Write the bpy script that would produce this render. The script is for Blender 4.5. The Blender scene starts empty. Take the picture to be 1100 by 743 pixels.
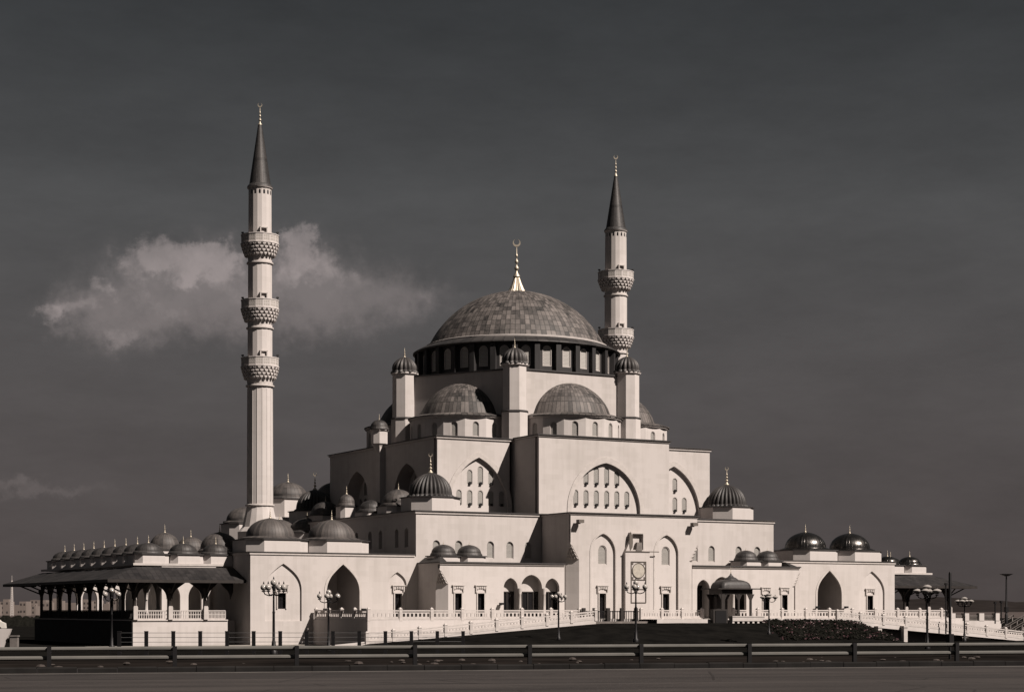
import bpy, bmesh, math, random
from math import sin, cos, pi, radians as R, sqrt, atan2
from mathutils import Vector, Matrix
from mathutils.geometry import tessellate_polygon

random.seed(7)
S = bpy.context.scene
COL = S.collection

# ------------------------------------------------------------------ camera
# z = 0 is the eye level of the photographer, who stands on a raised road.
# x runs along the mosque's facade, y runs away from it; dome axis at (0, 0).
TH = R(29.0); FPX = 1950.0; DIST = 240.0
FW = Vector((sin(TH), cos(TH), 0)); RT = Vector((cos(TH), -sin(TH), 0))
EYE = -(FW * DIST + RT * (5 / FPX * DIST))
cam = bpy.data.objects.new('camera', bpy.data.cameras.new('camera'))
COL.objects.link(cam)
cam.location = EYE
cam.rotation_euler = (R(90), 0, -TH)
cam.data.sensor_width = 36.0
cam.data.lens = FPX / 1100 * 36.0
cam.data.shift_y = (654 - 371.5) / 1100
cam.data.clip_start = 1.0
cam.data.clip_end = 30000
S.camera = cam

# ------------------------------------------------------------------ sun, sky, exposure
SUN_AZ = R(27); SUN_EL = R(44)       # azimuth measured from the facade's normal towards +x
to_sun = Vector((sin(SUN_AZ) * cos(SUN_EL), -cos(SUN_AZ) * cos(SUN_EL), sin(SUN_EL)))
sl = bpy.data.lights.new('sun', 'SUN')
sl.energy = 4.7; sl.angle = R(0.5); sl.color = (1.0, 0.905, 0.815)
so = bpy.data.objects.new('sun', sl); COL.objects.link(so)
so.rotation_euler = (-to_sun).to_track_quat('-Z', 'Y').to_euler()
S.view_settings.view_transform = 'Standard'
S.view_settings.look = 'None'
S.view_settings.exposure = 0.82
S.view_settings.gamma = 1.0
S.view_settings.use_curve_mapping = False

W = bpy.data.worlds.new('World'); S.world = W; W.use_nodes = True
nt = W.node_tree; nt.nodes.clear()
def N(nt, typ, **kw):
    n = nt.nodes.new(typ)
    for k, v in kw.items():
        if k.startswith('i_'):
            n.inputs[k[2:].replace('_', ' ')].default_value = v
        else:
            setattr(n, k, v)
    return n
def L(nt, a, b): nt.links.new(a, b)
def math_node(nt, op, a, b=None, c=None, clamp=False):
    n = nt.nodes.new('ShaderNodeMath'); n.operation = op; n.use_clamp = clamp
    for i, v in enumerate((a, b, c)):
        if v is None: continue
        if isinstance(v, (int, float)): n.inputs[i].default_value = v
        else: nt.links.new(v, n.inputs[i])
    return n.outputs[0]

def build_world():
    M = lambda op, a, b=None, c=None, clamp=False: math_node(nt, op, a, b, c, clamp)
    out = N(nt, 'ShaderNodeOutputWorld'); bg = N(nt, 'ShaderNodeBackground')
    bg.inputs['Strength'].default_value = 0.0575
    L(nt, bg.outputs[0], out.inputs[0])
    sky = N(nt, 'ShaderNodeTexSky', sky_type='NISHITA', sun_disc=False, sun_elevation=SUN_EL,
            sun_rotation=pi - SUN_AZ, air_density=1.0, dust_density=0.6, ozone_density=1.0)
    # the photograph is a nearly colourless, darkened picture: mute the sky's blue
    bw = N(nt, 'ShaderNodeRGBToBW'); L(nt, sky.outputs[0], bw.inputs[0])
    tc = N(nt, 'ShaderNodeTexCoord')
    sep = N(nt, 'ShaderNodeSeparateXYZ'); L(nt, tc.outputs['Generated'], sep.inputs[0])
    az = M('ARCTAN2', sep.outputs[0], sep.outputs[1])
    el = M('ARCSINE', sep.outputs[2])
    lum0 = M('MULTIPLY', M('POWER', bw.outputs[0], 0.45), 0.335)
    high = N(nt, 'ShaderNodeValToRGB'); L(nt, M('DIVIDE', el, 0.4, clamp=True), high.inputs[0])
    he = high.color_ramp.elements
    stops = [(0.0, 0.92), (0.15, 0.98), (0.28, 1.16), (0.54, 1.30), (0.66, 1.05), (0.82, 0.78), (1.0, 1.1)]
    for k, (p, v) in enumerate(stops):
        q = he[0] if k == 0 else he[len(he) - 1] if k == len(stops) - 1 else he.new(p)
        q.position = p; q.color = (v / 2, v / 2, v / 2, 1)
    lum = M('MULTIPLY', M('MULTIPLY', lum0, high.outputs[0]), 2.0)
    # tint: cool slate overhead, dusty mauve low down
    rampf = M('DIVIDE', el, 0.36, clamp=True)
    tint = N(nt, 'ShaderNodeValToRGB')
    e = tint.color_ramp.elements
    e[0].position = 0.0; e[0].color = (1.15, 0.955, 0.92, 1)
    e[1].position = 0.60; e[1].color = (0.985, 0.99, 1.01, 1)
    e3 = e.new(0.95); e3.color = (0.93, 1.0, 1.07, 1)
    L(nt, rampf, tint.inputs[0])
    # mottled thin veil over the whole sky
    nz = N(nt, 'ShaderNodeTexNoise', i_Scale=11.0, i_Detail=9.0, i_Roughness=0.66)
    mp = N(nt, 'ShaderNodeMapping'); mp.inputs['Scale'].default_value = (1, 1, 3.2)
    L(nt, tc.outputs['Generated'], mp.inputs[0]); L(nt, mp.outputs[0], nz.inputs[0])
    veil = M('ADD', M('MULTIPLY', M('SUBTRACT', nz.outputs[0], 0.5), 0.55), 1.0)
    lum2 = M('MULTIPLY', lum, veil)
    # one cumulus bank, as soft blobs in (azimuth, elevation) broken up by noise
    def ang(px, py):
        d = FW + RT * ((px - 550) / FPX) + Vector((0, 0, (654 - py) / FPX))
        d.normalize(); return atan2(d.x, d.y), math.asin(d.z)
    def warped(scale, amp, a, e, detail=6.0):
        wn = N(nt, 'ShaderNodeTexNoise', i_Scale=scale, i_Detail=detail, i_Roughness=0.62)
        L(nt, tc.outputs['Generated'], wn.inputs[0])
        ws = N(nt, 'ShaderNodeSeparateColor'); L(nt, wn.outputs['Color'], ws.inputs[0])
        return (M('ADD', a, M('MULTIPLY', M('SUBTRACT', ws.outputs[0], 0.5), amp)), M('ADD', e, M('MULTIPLY', M('SUBTRACT', ws.outputs[1], 0.5), amp * 0.8)))
    a1, e1 = warped(30.0, 0.030, az, el)
    a2, e2 = warped(85.0, 0.030, a1, e1, 9.0)
    def field(blobs, a, e, pw):
        tot = None
        for px, py, rx, ry, w in blobs:
            a0, e0 = ang(px, py)
            u = M('DIVIDE', M('SUBTRACT', a, a0), rx / FPX); v = M('DIVIDE', M('SUBTRACT', e, e0), ry / FPX)
            r2 = M('ADD', M('MULTIPLY', u, u), M('MULTIPLY', v, v))
            g = M('MULTIPLY', M('EXPONENT', M('MULTIPLY', M('POWER', r2, pw), -1.0)), w)
            tot = g if tot is None else M('ADD', tot, g)
        return tot
    veilb = [(160, 305, 80, 42, .75), (245, 305, 60, 46, .75), (330, 300, 48, 46, .75), (395, 315, 60, 36, .55), (125, 355, 34, 30, .55),
             (75, 335, 34, 20, .6), (200, 345, 90, 30, .45), (350, 345, 80, 28, .4), (455, 322, 50, 20, .45), (15, 521, 38, 11, .55), (80, 527, 36, 8, .4)]
    puffs = [(168, 270, 24, 17, 1.), (140, 283, 24, 18, .7), (195, 284, 30, 16, .7), (103, 312, 17, 11, .9), (54, 338, 14, 13, .8), (80, 333, 20, 10, .5), (126, 366, 12, 16, .5), (152, 318, 18, 13, .45),
             (222, 290, 26, 17, .8), (247, 276, 22, 15, 1.), (215, 268, 26, 10, .6), (182, 334, 16, 12, .4), (327, 262, 15, 17, 1.), (318, 284, 17, 18, .7), (350, 286, 26, 18, .7), (372, 305, 26, 16, .4), (300, 300, 14, 20, .5), (455, 316, 18, 8, .4), (265, 305, 30, 16, .45)]
    fv = field(veilb, a2, e2, 1.0); fp = field(puffs, a2, e2, 1.5)
    dn = N(nt, 'ShaderNodeTexNoise', i_Scale=70.0, i_Detail=9.0, i_Roughness=0.6)
    L(nt, tc.outputs['Generated'], dn.inputs[0])
    nzc = M('ADD', M('MULTIPLY', M('SUBTRACT', dn.outputs[0], 0.5), 2.2), 1.0)
    def smooth(v, lo, hi, top):
        sm = N(nt, 'ShaderNodeMapRange', interpolation_type='SMOOTHSTEP')
        sm.inputs['From Min'].default_value = lo; sm.inputs['From Max'].default_value = hi; sm.inputs['To Max'].default_value = top
        L(nt, v, sm.inputs['Value']); return sm.outputs[0]
    cv = smooth(M('MULTIPLY', fv, M('ADD', M('MULTIPLY', nzc, 0.5), 0.5)), 0.06, 1.25, 1.0)
    cp = smooth(M('MULTIPLY', fp, nzc), 0.12, 1.2, 1.0)
    cloudlum = M('ADD', M('MULTIPLY', cv, 0.95), M('MULTIPLY', cp, 1.12))
    skyc = N(nt, 'ShaderNodeVectorMath', operation='SCALE')
    L(nt, tint.outputs[0], skyc.inputs[0]); L(nt, lum2, skyc.inputs['Scale'])
    cc = N(nt, 'ShaderNodeVectorMath', operation='SCALE'); cc.inputs[0].default_value = (1.12, 0.93, 0.90)
    L(nt, cloudlum, cc.inputs['Scale'])
    addv = N(nt, 'ShaderNodeVectorMath', operation='ADD')
    L(nt, skyc.outputs[0], addv.inputs[0]); L(nt, cc.outputs[0], addv.inputs[1])
    L(nt, addv.outputs[0], bg.inputs['Color'])
build_world()

# ------------------------------------------------------------------ materials
ALB = 0.8                       # all base colours share this factor; the exposure makes up for it
def dim(c): return tuple(x * ALB for x in c)
def mat(name, base, rough=0.8, metal=0.0, var=0.0, scale=1.0, bump=0.0, streak=False, spec=0.3, second=None):
    base = dim(base); second = dim(second) if second else None
    m = bpy.data.materials.new(name); m.use_nodes = True
    t = m.node_tree; b = t.nodes['Principled BSDF']
    b.inputs['Roughness'].default_value = rough; b.inputs['Metallic'].default_value = metal
    b.inputs['Specular IOR Level'].default_value = spec
    if var == 0 and not second:
        b.inputs['Base Color'].default_value = (*base, 1)
    else:
        tc = N(t, 'ShaderNodeTexCoord'); mp = N(t, 'ShaderNodeMapping')
        mp.inputs['Scale'].default_value = (1, 1, 0.18) if streak else (1, 1, 1)
        L(t, tc.outputs['Object'], mp.inputs[0])
        nz = N(t, 'ShaderNodeTexNoise', i_Scale=scale, i_Detail=7.0, i_Roughness=0.62)
        L(t, mp.outputs[0], nz.inputs[0])
        rp = N(t, 'ShaderNodeValToRGB'); e = rp.color_ramp.elements
        sec = second or tuple(c * (1 - var) for c in base)
        e[0].position = 0.34; e[0].color = (*sec, 1)
        e[1].position = 0.62; e[1].color = (*base, 1)
        L(t, nz.outputs[0], rp.inputs[0]); L(t, rp.outputs[0], b.inputs['Base Color'])
        if bump:
            bp = N(t, 'ShaderNodeBump', i_Strength=bump, i_Distance=0.05)
            n2 = N(t, 'ShaderNodeTexNoise', i_Scale=scale * 6, i_Detail=5.0)
            L(t, mp.outputs[0], n2.inputs[0]); L(t, n2.outputs[0], bp.inputs['Height'])
            L(t, bp.outputs[0], b.inputs['Normal'])
    return m

def stone_mat(name, base, dark):
    base, dark = dim(base), dim(dark)
    """cream cladding: large soft stains, vertical rain streaks, faint courses of slabs"""
    m = bpy.data.materials.new(name); m.use_nodes = True
    t = m.node_tree; b = t.nodes['Principled BSDF']
    b.inputs['Roughness'].default_value = 0.85; b.inputs['Specular IOR Level'].default_value = 0.2
    tc = N(t, 'ShaderNodeTexCoord')
    n1 = N(t, 'ShaderNodeTexNoise', i_Scale=0.12, i_Detail=6.0, i_Roughness=0.55)
    L(t, tc.outputs['Object'], n1.inputs[0])
    mp = N(t, 'ShaderNodeMapping'); mp.inputs['Scale'].default_value = (1.6, 1.6, 0.09)
    L(t, tc.outputs['Object'], mp.inputs[0])
    n2 = N(t, 'ShaderNodeTexNoise', i_Scale=1.0, i_Detail=5.0, i_Roughness=0.6)
    L(t, mp.outputs[0], n2.inputs[0])
    # slab courses: one pale value per slab
    sp = N(t, 'ShaderNodeSeparateXYZ'); L(t, tc.outputs['Object'], sp.inputs[0])
    row = math_node(t, 'FLOOR', math_node(t, 'DIVIDE', sp.outputs[2], 0.62))
    colx = math_node(t, 'FLOOR', math_node(t, 'ADD', math_node(t, 'DIVIDE', math_node(t, 'ADD', sp.outputs[0], math_node(t, 'MULTIPLY', sp.outputs[1], 1.003)), 1.15), math_node(t, 'MULTIPLY', row, 0.5)))
    cv = N(t, 'ShaderNodeCombineXYZ'); L(t, row, cv.inputs[0]); L(t, colx, cv.inputs[1])
    wn = N(t, 'ShaderNodeTexWhiteNoise', noise_dimensions='2D'); L(t, cv.outputs[0], wn.inputs['Vector'])
    f = math_node(t, 'ADD', math_node(t, 'MULTIPLY', n1.outputs[0], 0.55), math_node(t, 'MULTIPLY', n2.outputs[0], 0.45))
    f = math_node(t, 'ADD', f, math_node(t, 'MULTIPLY', math_node(t, 'SUBTRACT', wn.outputs[0], 0.5), 0.10))
    rp = N(t, 'ShaderNodeValToRGB'); e = rp.color_ramp.elements
    e[0].position = 0.34; e[0].color = (*dark, 1); e[1].position = 0.56; e[1].color = (*base, 1)
    L(t, f, rp.inputs[0]); L(t, rp.outputs[0], b.inputs['Base Color'])
    bp = N(t, 'ShaderNodeBump', i_Strength=0.15, i_Distance=0.03)
    n3 = N(t, 'ShaderNodeTexNoise', i_Scale=3.0, i_Detail=6.0); L(t, tc.outputs['Object'], n3.inputs[0])
    L(t, n3.outputs[0], bp.inputs['Height']); L(t, bp.outputs[0], b.inputs['Normal'])
    return m

def lead_mat(name, lo, hi, rough, metal, seam=0.5, spec=0.4):
    lo, hi = dim(lo), dim(hi)
    """lead sheets: the UV map counts sheets round (u) and up (v) a dome"""
    m = bpy.data.materials.new(name); m.use_nodes = True
    t = m.node_tree; b = t.nodes['Principled BSDF']
    b.inputs['Metallic'].default_value = metal; b.inputs['Specular IOR Level'].default_value = spec
    uv = N(t, 'ShaderNodeTexCoord'); sp = N(t, 'ShaderNodeSeparateXYZ'); L(t, uv.outputs['UV'], sp.inputs[0])
    iu = math_node(t, 'FLOOR', sp.outputs[0])
    off = N(t, 'ShaderNodeTexWhiteNoise', noise_dimensions='1D'); L(t, iu, off.inputs['W'])
    vv = math_node(t, 'ADD', sp.outputs[1], off.outputs[0]) if False else sp.outputs[1]
    iv = math_node(t, 'FLOOR', vv)
    cv = N(t, 'ShaderNodeCombineXYZ'); L(t, iu, cv.inputs[0]); L(t, iv, cv.inputs[1])
    wn = N(t, 'ShaderNodeTexWhiteNoise', noise_dimensions='2D'); L(t, cv.outputs[0], wn.inputs['Vector'])
    nz = N(t, 'ShaderNodeTexNoise', i_Scale=0.35, i_Detail=6.0, i_Roughness=0.65); L(t, uv.outputs['Object'], nz.inputs[0])
    n2 = N(t, 'ShaderNodeTexNoise', i_Scale=2.5, i_Detail=5.0, i_Roughness=0.7); L(t, uv.outputs['Object'], n2.inputs[0])
    f = math_node(t, 'ADD', math_node(t, 'MULTIPLY', wn.outputs[0], 0.38), math_node(t, 'MULTIPLY', nz.outputs[0], 0.66))
    f = math_node(t, 'ADD', f, math_node(t, 'MULTIPLY', math_node(t, 'SUBTRACT', n2.outputs[0], 0.5), 0.5))
    rp = N(t, 'ShaderNodeValToRGB'); e = rp.color_ramp.elements
    e[0].position = 0.22; e[0].color = (*lo, 1); e[1].position = 0.85; e[1].color = (*hi, 1)
    L(t, f, rp.inputs[0])
    fu = math_node(t, 'ABSOLUTE', math_node(t, 'SUBTRACT', math_node(t, 'FRACT', sp.outputs[0]), 0.5))
    fv = math_node(t, 'ABSOLUTE', math_node(t, 'SUBTRACT', math_node(t, 'FRACT', sp.outputs[1]), 0.5))
    line = math_node(t, 'MAXIMUM', math_node(t, 'GREATER_THAN', fu, 0.43), math_node(t, 'GREATER_THAN', fv, 0.455))
    mx = N(t, 'ShaderNodeMix', data_type='RGBA'); L(t, math_node(t, 'MULTIPLY', line, seam), mx.inputs[0])
    L(t, rp.outputs[0], mx.inputs[6]); mx.inputs[7].default_value = (*[c * 0.45 for c in lo], 1)
    L(t, mx.outputs[2], b.inputs['Base Color'])
    rr = math_node(t, 'ADD', math_node(t, 'MULTIPLY', n2.outputs[0], 0.25), rough - 0.12)
    L(t, rr, b.inputs['Roughness'])
    bp = N(t, 'ShaderNodeBump', i_Strength=0.35, i_Distance=0.05)
    hgt = math_node(t, 'ADD', math_node(t, 'MULTIPLY', wn.outputs[0], 0.5), n2.outputs[0])
    hgt = math_node(t, 'ADD', hgt, math_node(t, 'MULTIPLY', math_node(t, 'GREATER_THAN', fu, 0.40), 2.0))
    L(t, hgt, bp.inputs['Height']); L(t, bp.outputs[0], b.inputs['Normal'])
    return m

def lattice_mat(name, pale, hole, sc):
    pale, hole = dim(pale), dim(hole)
    """pierced plaster window grille: a honeycomb of dark holes"""
    m = bpy.data.materials.new(name); m.use_nodes = True
    t = m.node_tree; b = t.nodes['Principled BSDF']; b.inputs['Roughness'].default_value = 0.7
    tc = N(t, 'ShaderNodeTexCoord'); mp = N(t, 'ShaderNodeMapping'); mp.inputs['Scale'].default_value = (sc, sc, sc)
    L(t, tc.outputs['Object'], mp.inputs[0])
    sp = N(t, 'ShaderNodeSeparateXYZ'); L(t, mp.outputs[0], sp.inputs[0])
    row = math_node(t, 'FLOOR', sp.outputs[2])
    xs = math_node(t, 'ADD', sp.outputs[0], math_node(t, 'MULTIPLY', row, 0.5))
    dx = math_node(t, 'SUBTRACT', math_node(t, 'FRACT', xs), 0.5)
    dz = math_node(t, 'SUBTRACT', math_node(t, 'FRACT', sp.outputs[2]), 0.5)
    rr = math_node(t, 'ADD', math_node(t, 'MULTIPLY', dx, dx), math_node(t, 'MULTIPLY', dz, dz))
    inside = math_node(t, 'LESS_THAN', rr, 0.125)
    mx = N(t, 'ShaderNodeMix', data_type='RGBA'); L(t, inside, mx.inputs[0])
    mx.inputs[6].default_value = (*pale, 1); mx.inputs[7].default_value = (*hole, 1)
    L(t, mx.outputs[2], b.inputs['Base Color'])
    return m

M = {}
M['stone'] = stone_mat('cream_stone', (0.500, 0.457, 0.442), (0.425, 0.388, 0.37))
M['stone2'] = stone_mat('pale_stone', (0.525, 0.481, 0.466), (0.45, 0.411, 0.393))
M['trim'] = mat('carved_trim', (0.50, 0.455, 0.435), 0.8, var=0.15, scale=2.0)
M['paving'] = mat('terrace_paving', (0.30, 0.275, 0.25), 0.9, var=0.2, scale=0.6)
M['lead'] = lead_mat('lead_sheet', (0.030, 0.027, 0.027), (0.118, 0.102, 0.096), 0.62, 0.15)
M['eave'] = lead_mat('eave_lead', (0.011, 0.010, 0.011), (0.040, 0.036, 0.036), 0.7, 0.1, seam=0.5, spec=0.2)
M['leaddk'] = lead_mat('dark_lead', (0.020, 0.0185, 0.019), (0.075, 0.067, 0.065), 0.55, 0.25)
M['leadlt'] = lead_mat('weathered_lead', (0.010, 0.009, 0.009), (0.185, 0.160, 0.150), 0.66, 0.1, seam=0.7)
M['leadsh'] = lead_mat('polished_lead', (0.05, 0.047, 0.045), (0.13, 0.12, 0.115), 0.30, 0.95, seam=0.5)
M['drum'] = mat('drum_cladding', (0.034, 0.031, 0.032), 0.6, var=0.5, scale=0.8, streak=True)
M['cornice'] = mat('lead_flashing', (0.05, 0.045, 0.045), 0.6, var=0.3, scale=1.0)
M['roof'] = mat('flat_roof', (0.10, 0.09, 0.085), 0.85, var=0.35, scale=0.5)
M['lattice'] = lattice_mat('window_grille', (0.34, 0.32, 0.30), (0.11, 0.10, 0.095), 7.0)
M['lattice2'] = lattice_mat('drum_grille', (0.45, 0.42, 0.395), (0.20, 0.185, 0.175), 6.0)
M['glass'] = mat('dark_glass', (0.012, 0.011, 0.012), 0.15, spec=0.5)
M['wood'] = mat('dark_timber', (0.028, 0.022, 0.020), 0.6, var=0.4, scale=1.5)
M['gold'] = mat('gilded_copper', (0.50, 0.44, 0.36), 0.55, 0.85)
M['bronze'] = mat('dark_bronze', (0.13, 0.112, 0.10), 0.6, 0.2)
M['disc'] = mat('roundel_stone', (0.44, 0.40, 0.35), 0.6, var=0.25, scale=3.0)
M['iron'] = mat('black_iron', (0.012, 0.011, 0.012), 0.5, 0.3)
M['globe'] = mat('lamp_globe', (0.36, 0.33, 0.31), 0.12, spec=0.6)
M['white'] = mat('white_paint', (0.6, 0.56, 0.52), 0.4)
M['steel'] = mat('galvanised_steel', (0.128, 0.122, 0.113), 0.6, 0.1, var=0.25, scale=0.8)
M['asphalt'] = mat('asphalt', (0.050, 0.043, 0.042), 0.9, var=0.4, scale=0.35, bump=0.3)
def road_mat():
    m = bpy.data.materials.new('worn_asphalt'); m.use_nodes = True; t = m.node_tree; b = t.nodes['Principled BSDF']
    b.inputs['Roughness'].default_value = 0.9; b.inputs['Specular IOR Level'].default_value = 0.15
    ang = atan2((cs_dir).y, (cs_dir).x)
    tc = N(t, 'ShaderNodeTexCoord'); m0 = N(t, 'ShaderNodeMapping'); m0.inputs['Rotation'].default_value = (0, 0, -ang); L(t, tc.outputs['Object'], m0.inputs[0])
    m1 = N(t, 'ShaderNodeMapping'); m1.inputs['Scale'].default_value = (0.05, 1.1, 1); L(t, m0.outputs[0], m1.inputs[0])
    n1 = N(t, 'ShaderNodeTexNoise', i_Scale=1.0, i_Detail=6.0, i_Roughness=0.65); L(t, m1.outputs[0], n1.inputs[0])
    n2 = N(t, 'ShaderNodeTexNoise', i_Scale=14.0, i_Detail=4.0, i_Roughness=0.7); L(t, m0.outputs[0], n2.inputs[0])
    n3 = N(t, 'ShaderNodeTexNoise', i_Scale=0.25, i_Detail=5.0, i_Roughness=0.6); L(t, m0.outputs[0], n3.inputs[0])
    vo = N(t, 'ShaderNodeTexVoronoi', feature='DISTANCE_TO_EDGE', i_Scale=0.22); 
    mw = N(t, 'ShaderNodeMix', data_type='VECTOR'); mw.inputs[0].default_value = 0.12; L(t, m0.outputs[0], mw.inputs[4]); L(t, n3.outputs['Color'], mw.inputs[5]); L(t, mw.outputs[1], vo.inputs[0])
    f = math_node(t, 'ADD', math_node(t, 'MULTIPLY', n1.outputs[0], 0.6), math_node(t, 'ADD', math_node(t, 'MULTIPLY', n2.outputs[0], 0.22), math_node(t, 'MULTIPLY', n3.outputs[0], 0.25)))
    rp_ = N(t, 'ShaderNodeValToRGB'); e = rp_.color_ramp.elements
    e[0].position = 0.40; e[0].color = (0.0165, 0.0145, 0.0145, 1); e[1].position = 0.68; e[1].color = (0.046, 0.0395, 0.0375, 1)
    L(t, f, rp_.inputs[0])
    mx = N(t, 'ShaderNodeMix', data_type='RGBA'); L(t, math_node(t, 'MULTIPLY', math_node(t, 'LESS_THAN', vo.outputs[0], 0.006), 0.6), mx.inputs[0])
    L(t, rp_.outputs[0], mx.inputs[6]); mx.inputs[7].default_value = (0.012, 0.010, 0.010, 1); L(t, mx.outputs[2], b.inputs['Base Color'])
    bp = N(t, 'ShaderNodeBump', i_Strength=0.3, i_Distance=0.02); L(t, n2.outputs[0], bp.inputs['Height']); L(t, bp.outputs[0], b.inputs['Normal'])
    return m
cs_dir = (RT * 30.9 + FW * 7.3).normalized()
M['asphalt'] = road_mat()
M['paint'] = mat('road_paint', (0.17, 0.155, 0.145), 0.8, var=0.45, scale=1.0)
M['verge'] = mat('dusty_verge', (0.020, 0.0165, 0.015), 0.95, second=(0.006, 0.0053, 0.005), scale=0.22, bump=0.6, spec=0.0)
M['lawn'] = mat('dark_lawn', (0.0105, 0.0098, 0.0090), 0.95, second=(0.0055, 0.0052, 0.0050), scale=0.5, bump=0.5, spec=0.0)
M['leaf'] = mat('shrub_leaf', (0.014, 0.0135, 0.0115), 0.8, var=0.5, scale=2.0, spec=0.0)
M['shaded_side'] = mat('shaded_side_stone', (0.035, 0.032, 0.032), 0.75, var=0.4, scale=1.0, spec=0.1)  # stone colour darkened to paint in the shade on the arcades' outer sides
M['grille'] = mat('parapet_stone', (0.37, 0.34, 0.315), 0.85)
M['red'] = mat('red_petal', (0.06, 0.02, 0.026), 0.7, var=0.4, scale=2.0)
M['pink'] = mat('pale_petal', (0.26, 0.19, 0.19), 0.7)
M['sand'] = mat('far_desert', (0.075, 0.055, 0.050), 0.95, var=0.5, scale=0.01)
M['hill'] = mat('far_hill', (0.026, 0.022, 0.021), 0.95, var=0.3, scale=0.02, spec=0.0)
M['city'] = mat('far_facade', (0.21, 0.172, 0.155), 0.9, var=0.35, scale=0.03)
M['citywin'] = mat('far_window', (0.05, 0.043, 0.042), 0.5)
M['concrete'] = mat('weathered_concrete', (0.17, 0.15, 0.14), 0.9, var=0.4, scale=1.0)
M['kerb'] = mat('kerb_stone', (0.024, 0.0225, 0.022), 0.9, var=0.45, scale=0.7, spec=0.0)
M['rock'] = mat('rubble', (0.060, 0.048, 0.043), 0.95, var=0.5, scale=2.0)

# ------------------------------------------------------------------ helpers
class MB:
    """collects faces and links them as one mesh object"""
    def __init__(s): s.v = []; s.f = []; s.uv = {}
    def face(s, pts, uv=None):
        i = len(s.v); s.v += [tuple(p) for p in pts]; s.f.append(tuple(range(i, i + len(pts))))
        if uv: s.uv[len(s.f) - 1] = uv
    def grid(s, rows, closed=False, uvf=None):
        i = len(s.v); n = len(rows[0])
        for r in rows: s.v += [tuple(p) for p in r]
        for a in range(len(rows) - 1):
            for b in range(n if closed else n - 1):
                c = (b + 1) % n
                s.f.append((i + a * n + b, i + a * n + c, i + (a + 1) * n + c, i + (a + 1) * n + b))
                if uvf: s.uv[len(s.f) - 1] = [uvf(a, b), uvf(a, b + 1), uvf(a + 1, b + 1), uvf(a + 1, b)]
    def box(s, x0, x1, y0, y1, z0, z1):
        p = [(x0, y0, z0), (x1, y0, z0), (x1, y1, z0), (x0, y1, z0), (x0, y0, z1), (x1, y0, z1), (x1, y1, z1), (x0, y1, z1)]
        i = len(s.v); s.v += p
        for q in ((0, 3, 2, 1), (4, 5, 6, 7), (0, 1, 5, 4), (1, 2, 6, 5), (2, 3, 7, 6), (3, 0, 4, 7)):
            s.f.append(tuple(i + k for k in q))
    def prism(s, poly, z0, z1, poly2=None):
        n = len(poly); q = poly2 or poly; i = len(s.v)
        s.v += [(x, y, z0) for x, y in poly] + [(x, y, z1) for x, y in q]
        for k in range(n): s.f.append((i + k, i + (k + 1) % n, i + n + (k + 1) % n, i + n + k))
        s.f.append(tuple(i + k for k in reversed(range(n)))); s.f.append(tuple(i + n + k for k in range(n)))
    def lathe(s, prof, n=24, cx=0, cy=0, a0=0, a1=2 * pi, lobes=0, depth=0.0, un=None, vn=None, phase=0.0):
        closed = abs(a1 - a0 - 2 * pi) < 1e-6
        cols = n if closed else n + 1
        rows = []
        for r, z in prof:
            row = []
            for k in range(cols):
                a = a0 + (a1 - a0) * k / n + phase
                rr = r * (1 - depth * (1 - abs(cos(lobes * a / 2)))) if lobes else r
                row.append((cx + rr * cos(a), cy + rr * sin(a), z))
            rows.append(row)
        un = un or n; vn = vn or len(prof) - 1; m = len(prof) - 1
        s.grid(rows, closed, lambda a, b: (b / n * un, a / m * vn))
    def tube(s, p, q, r, n=8, r2=None):
        p = Vector(p); q = Vector(q); d = (q - p).normalized()
        a = d.orthogonal().normalized(); b = d.cross(a); r2 = r if r2 is None else r2
        ring = lambda c, rr: [c + a * (rr * cos(2 * pi * k / n)) + b * (rr * sin(2 * pi * k / n)) for k in range(n)]
        s.grid([ring(p, r), ring(q, r2)], True); s.face(ring(p, r)[::-1]); s.face(ring(q, r2))
    def ball(s, c, r, n=10, m=7, sz=1.0):
        s.lathe([(r * sin(pi * k / m) + 1e-4, c[2] - r * sz * cos(pi * k / m)) for k in range(m + 1)], n, c[0], c[1])
    def panel(s, outline, holes, o, xd, nd, t):
        """flat wall with holes: points are (along, z); o origin, xd along, nd inwards, t thickness"""
        o = Vector(o); xd = Vector(xd); nd = Vector(nd)
        loops = [outline] + holes
        P = lambda p, k: tuple(o + xd * p[0] + Vector((0, 0, p[1])) + nd * (t * k))
        flat = [p for l in loops for p in l]
        tris = tessellate_polygon([[Vector((p[0], p[1], 0)) for p in l] for l in loops])
        for k in (0, 1):
            i = len(s.v); s.v += [P(p, k) for p in flat]
            for a in tris: s.f.append(tuple(i + j for j in (a if k else a[::-1])))
        for l in loops:
            n = len(l)
            for k in range(n):
                a, b = l[k], l[(k + 1) % n]
                s.face([P(a, 0), P(b, 0), P(b, 1), P(a, 1)])
    def mesh(s, name, smooth=None):
        me = bpy.data.meshes.new(name); me.from_pydata(s.v, [], s.f)
        if s.uv:
            ul = me.uv_layers.new(name='UVMap')
            for p in me.polygons:
                u = s.uv.get(p.index)
                if u:
                    for li, w in zip(p.loop_indices, u): ul.data[li].uv = w
        bm = bmesh.new(); bm.from_mesh(me)
        bmesh.ops.remove_doubles(bm, verts=bm.verts, dist=1e-4)
        bmesh.ops.recalc_face_normals(bm, faces=bm.faces)
        if smooth:
            for f in bm.faces: f.smooth = True
            for e in bm.edges:
                if len(e.link_faces) == 2 and e.calc_face_angle(0) > R(smooth): e.smooth = False
        bm.to_mesh(me); bm.free()
        return me
    def build(s, name, material, parent=None, loc=(0, 0, 0), rot=0.0, smooth=None):
        me = s.mesh(name, smooth); me.materials.append(material)
        return place(name, me, parent, loc, rot)

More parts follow.
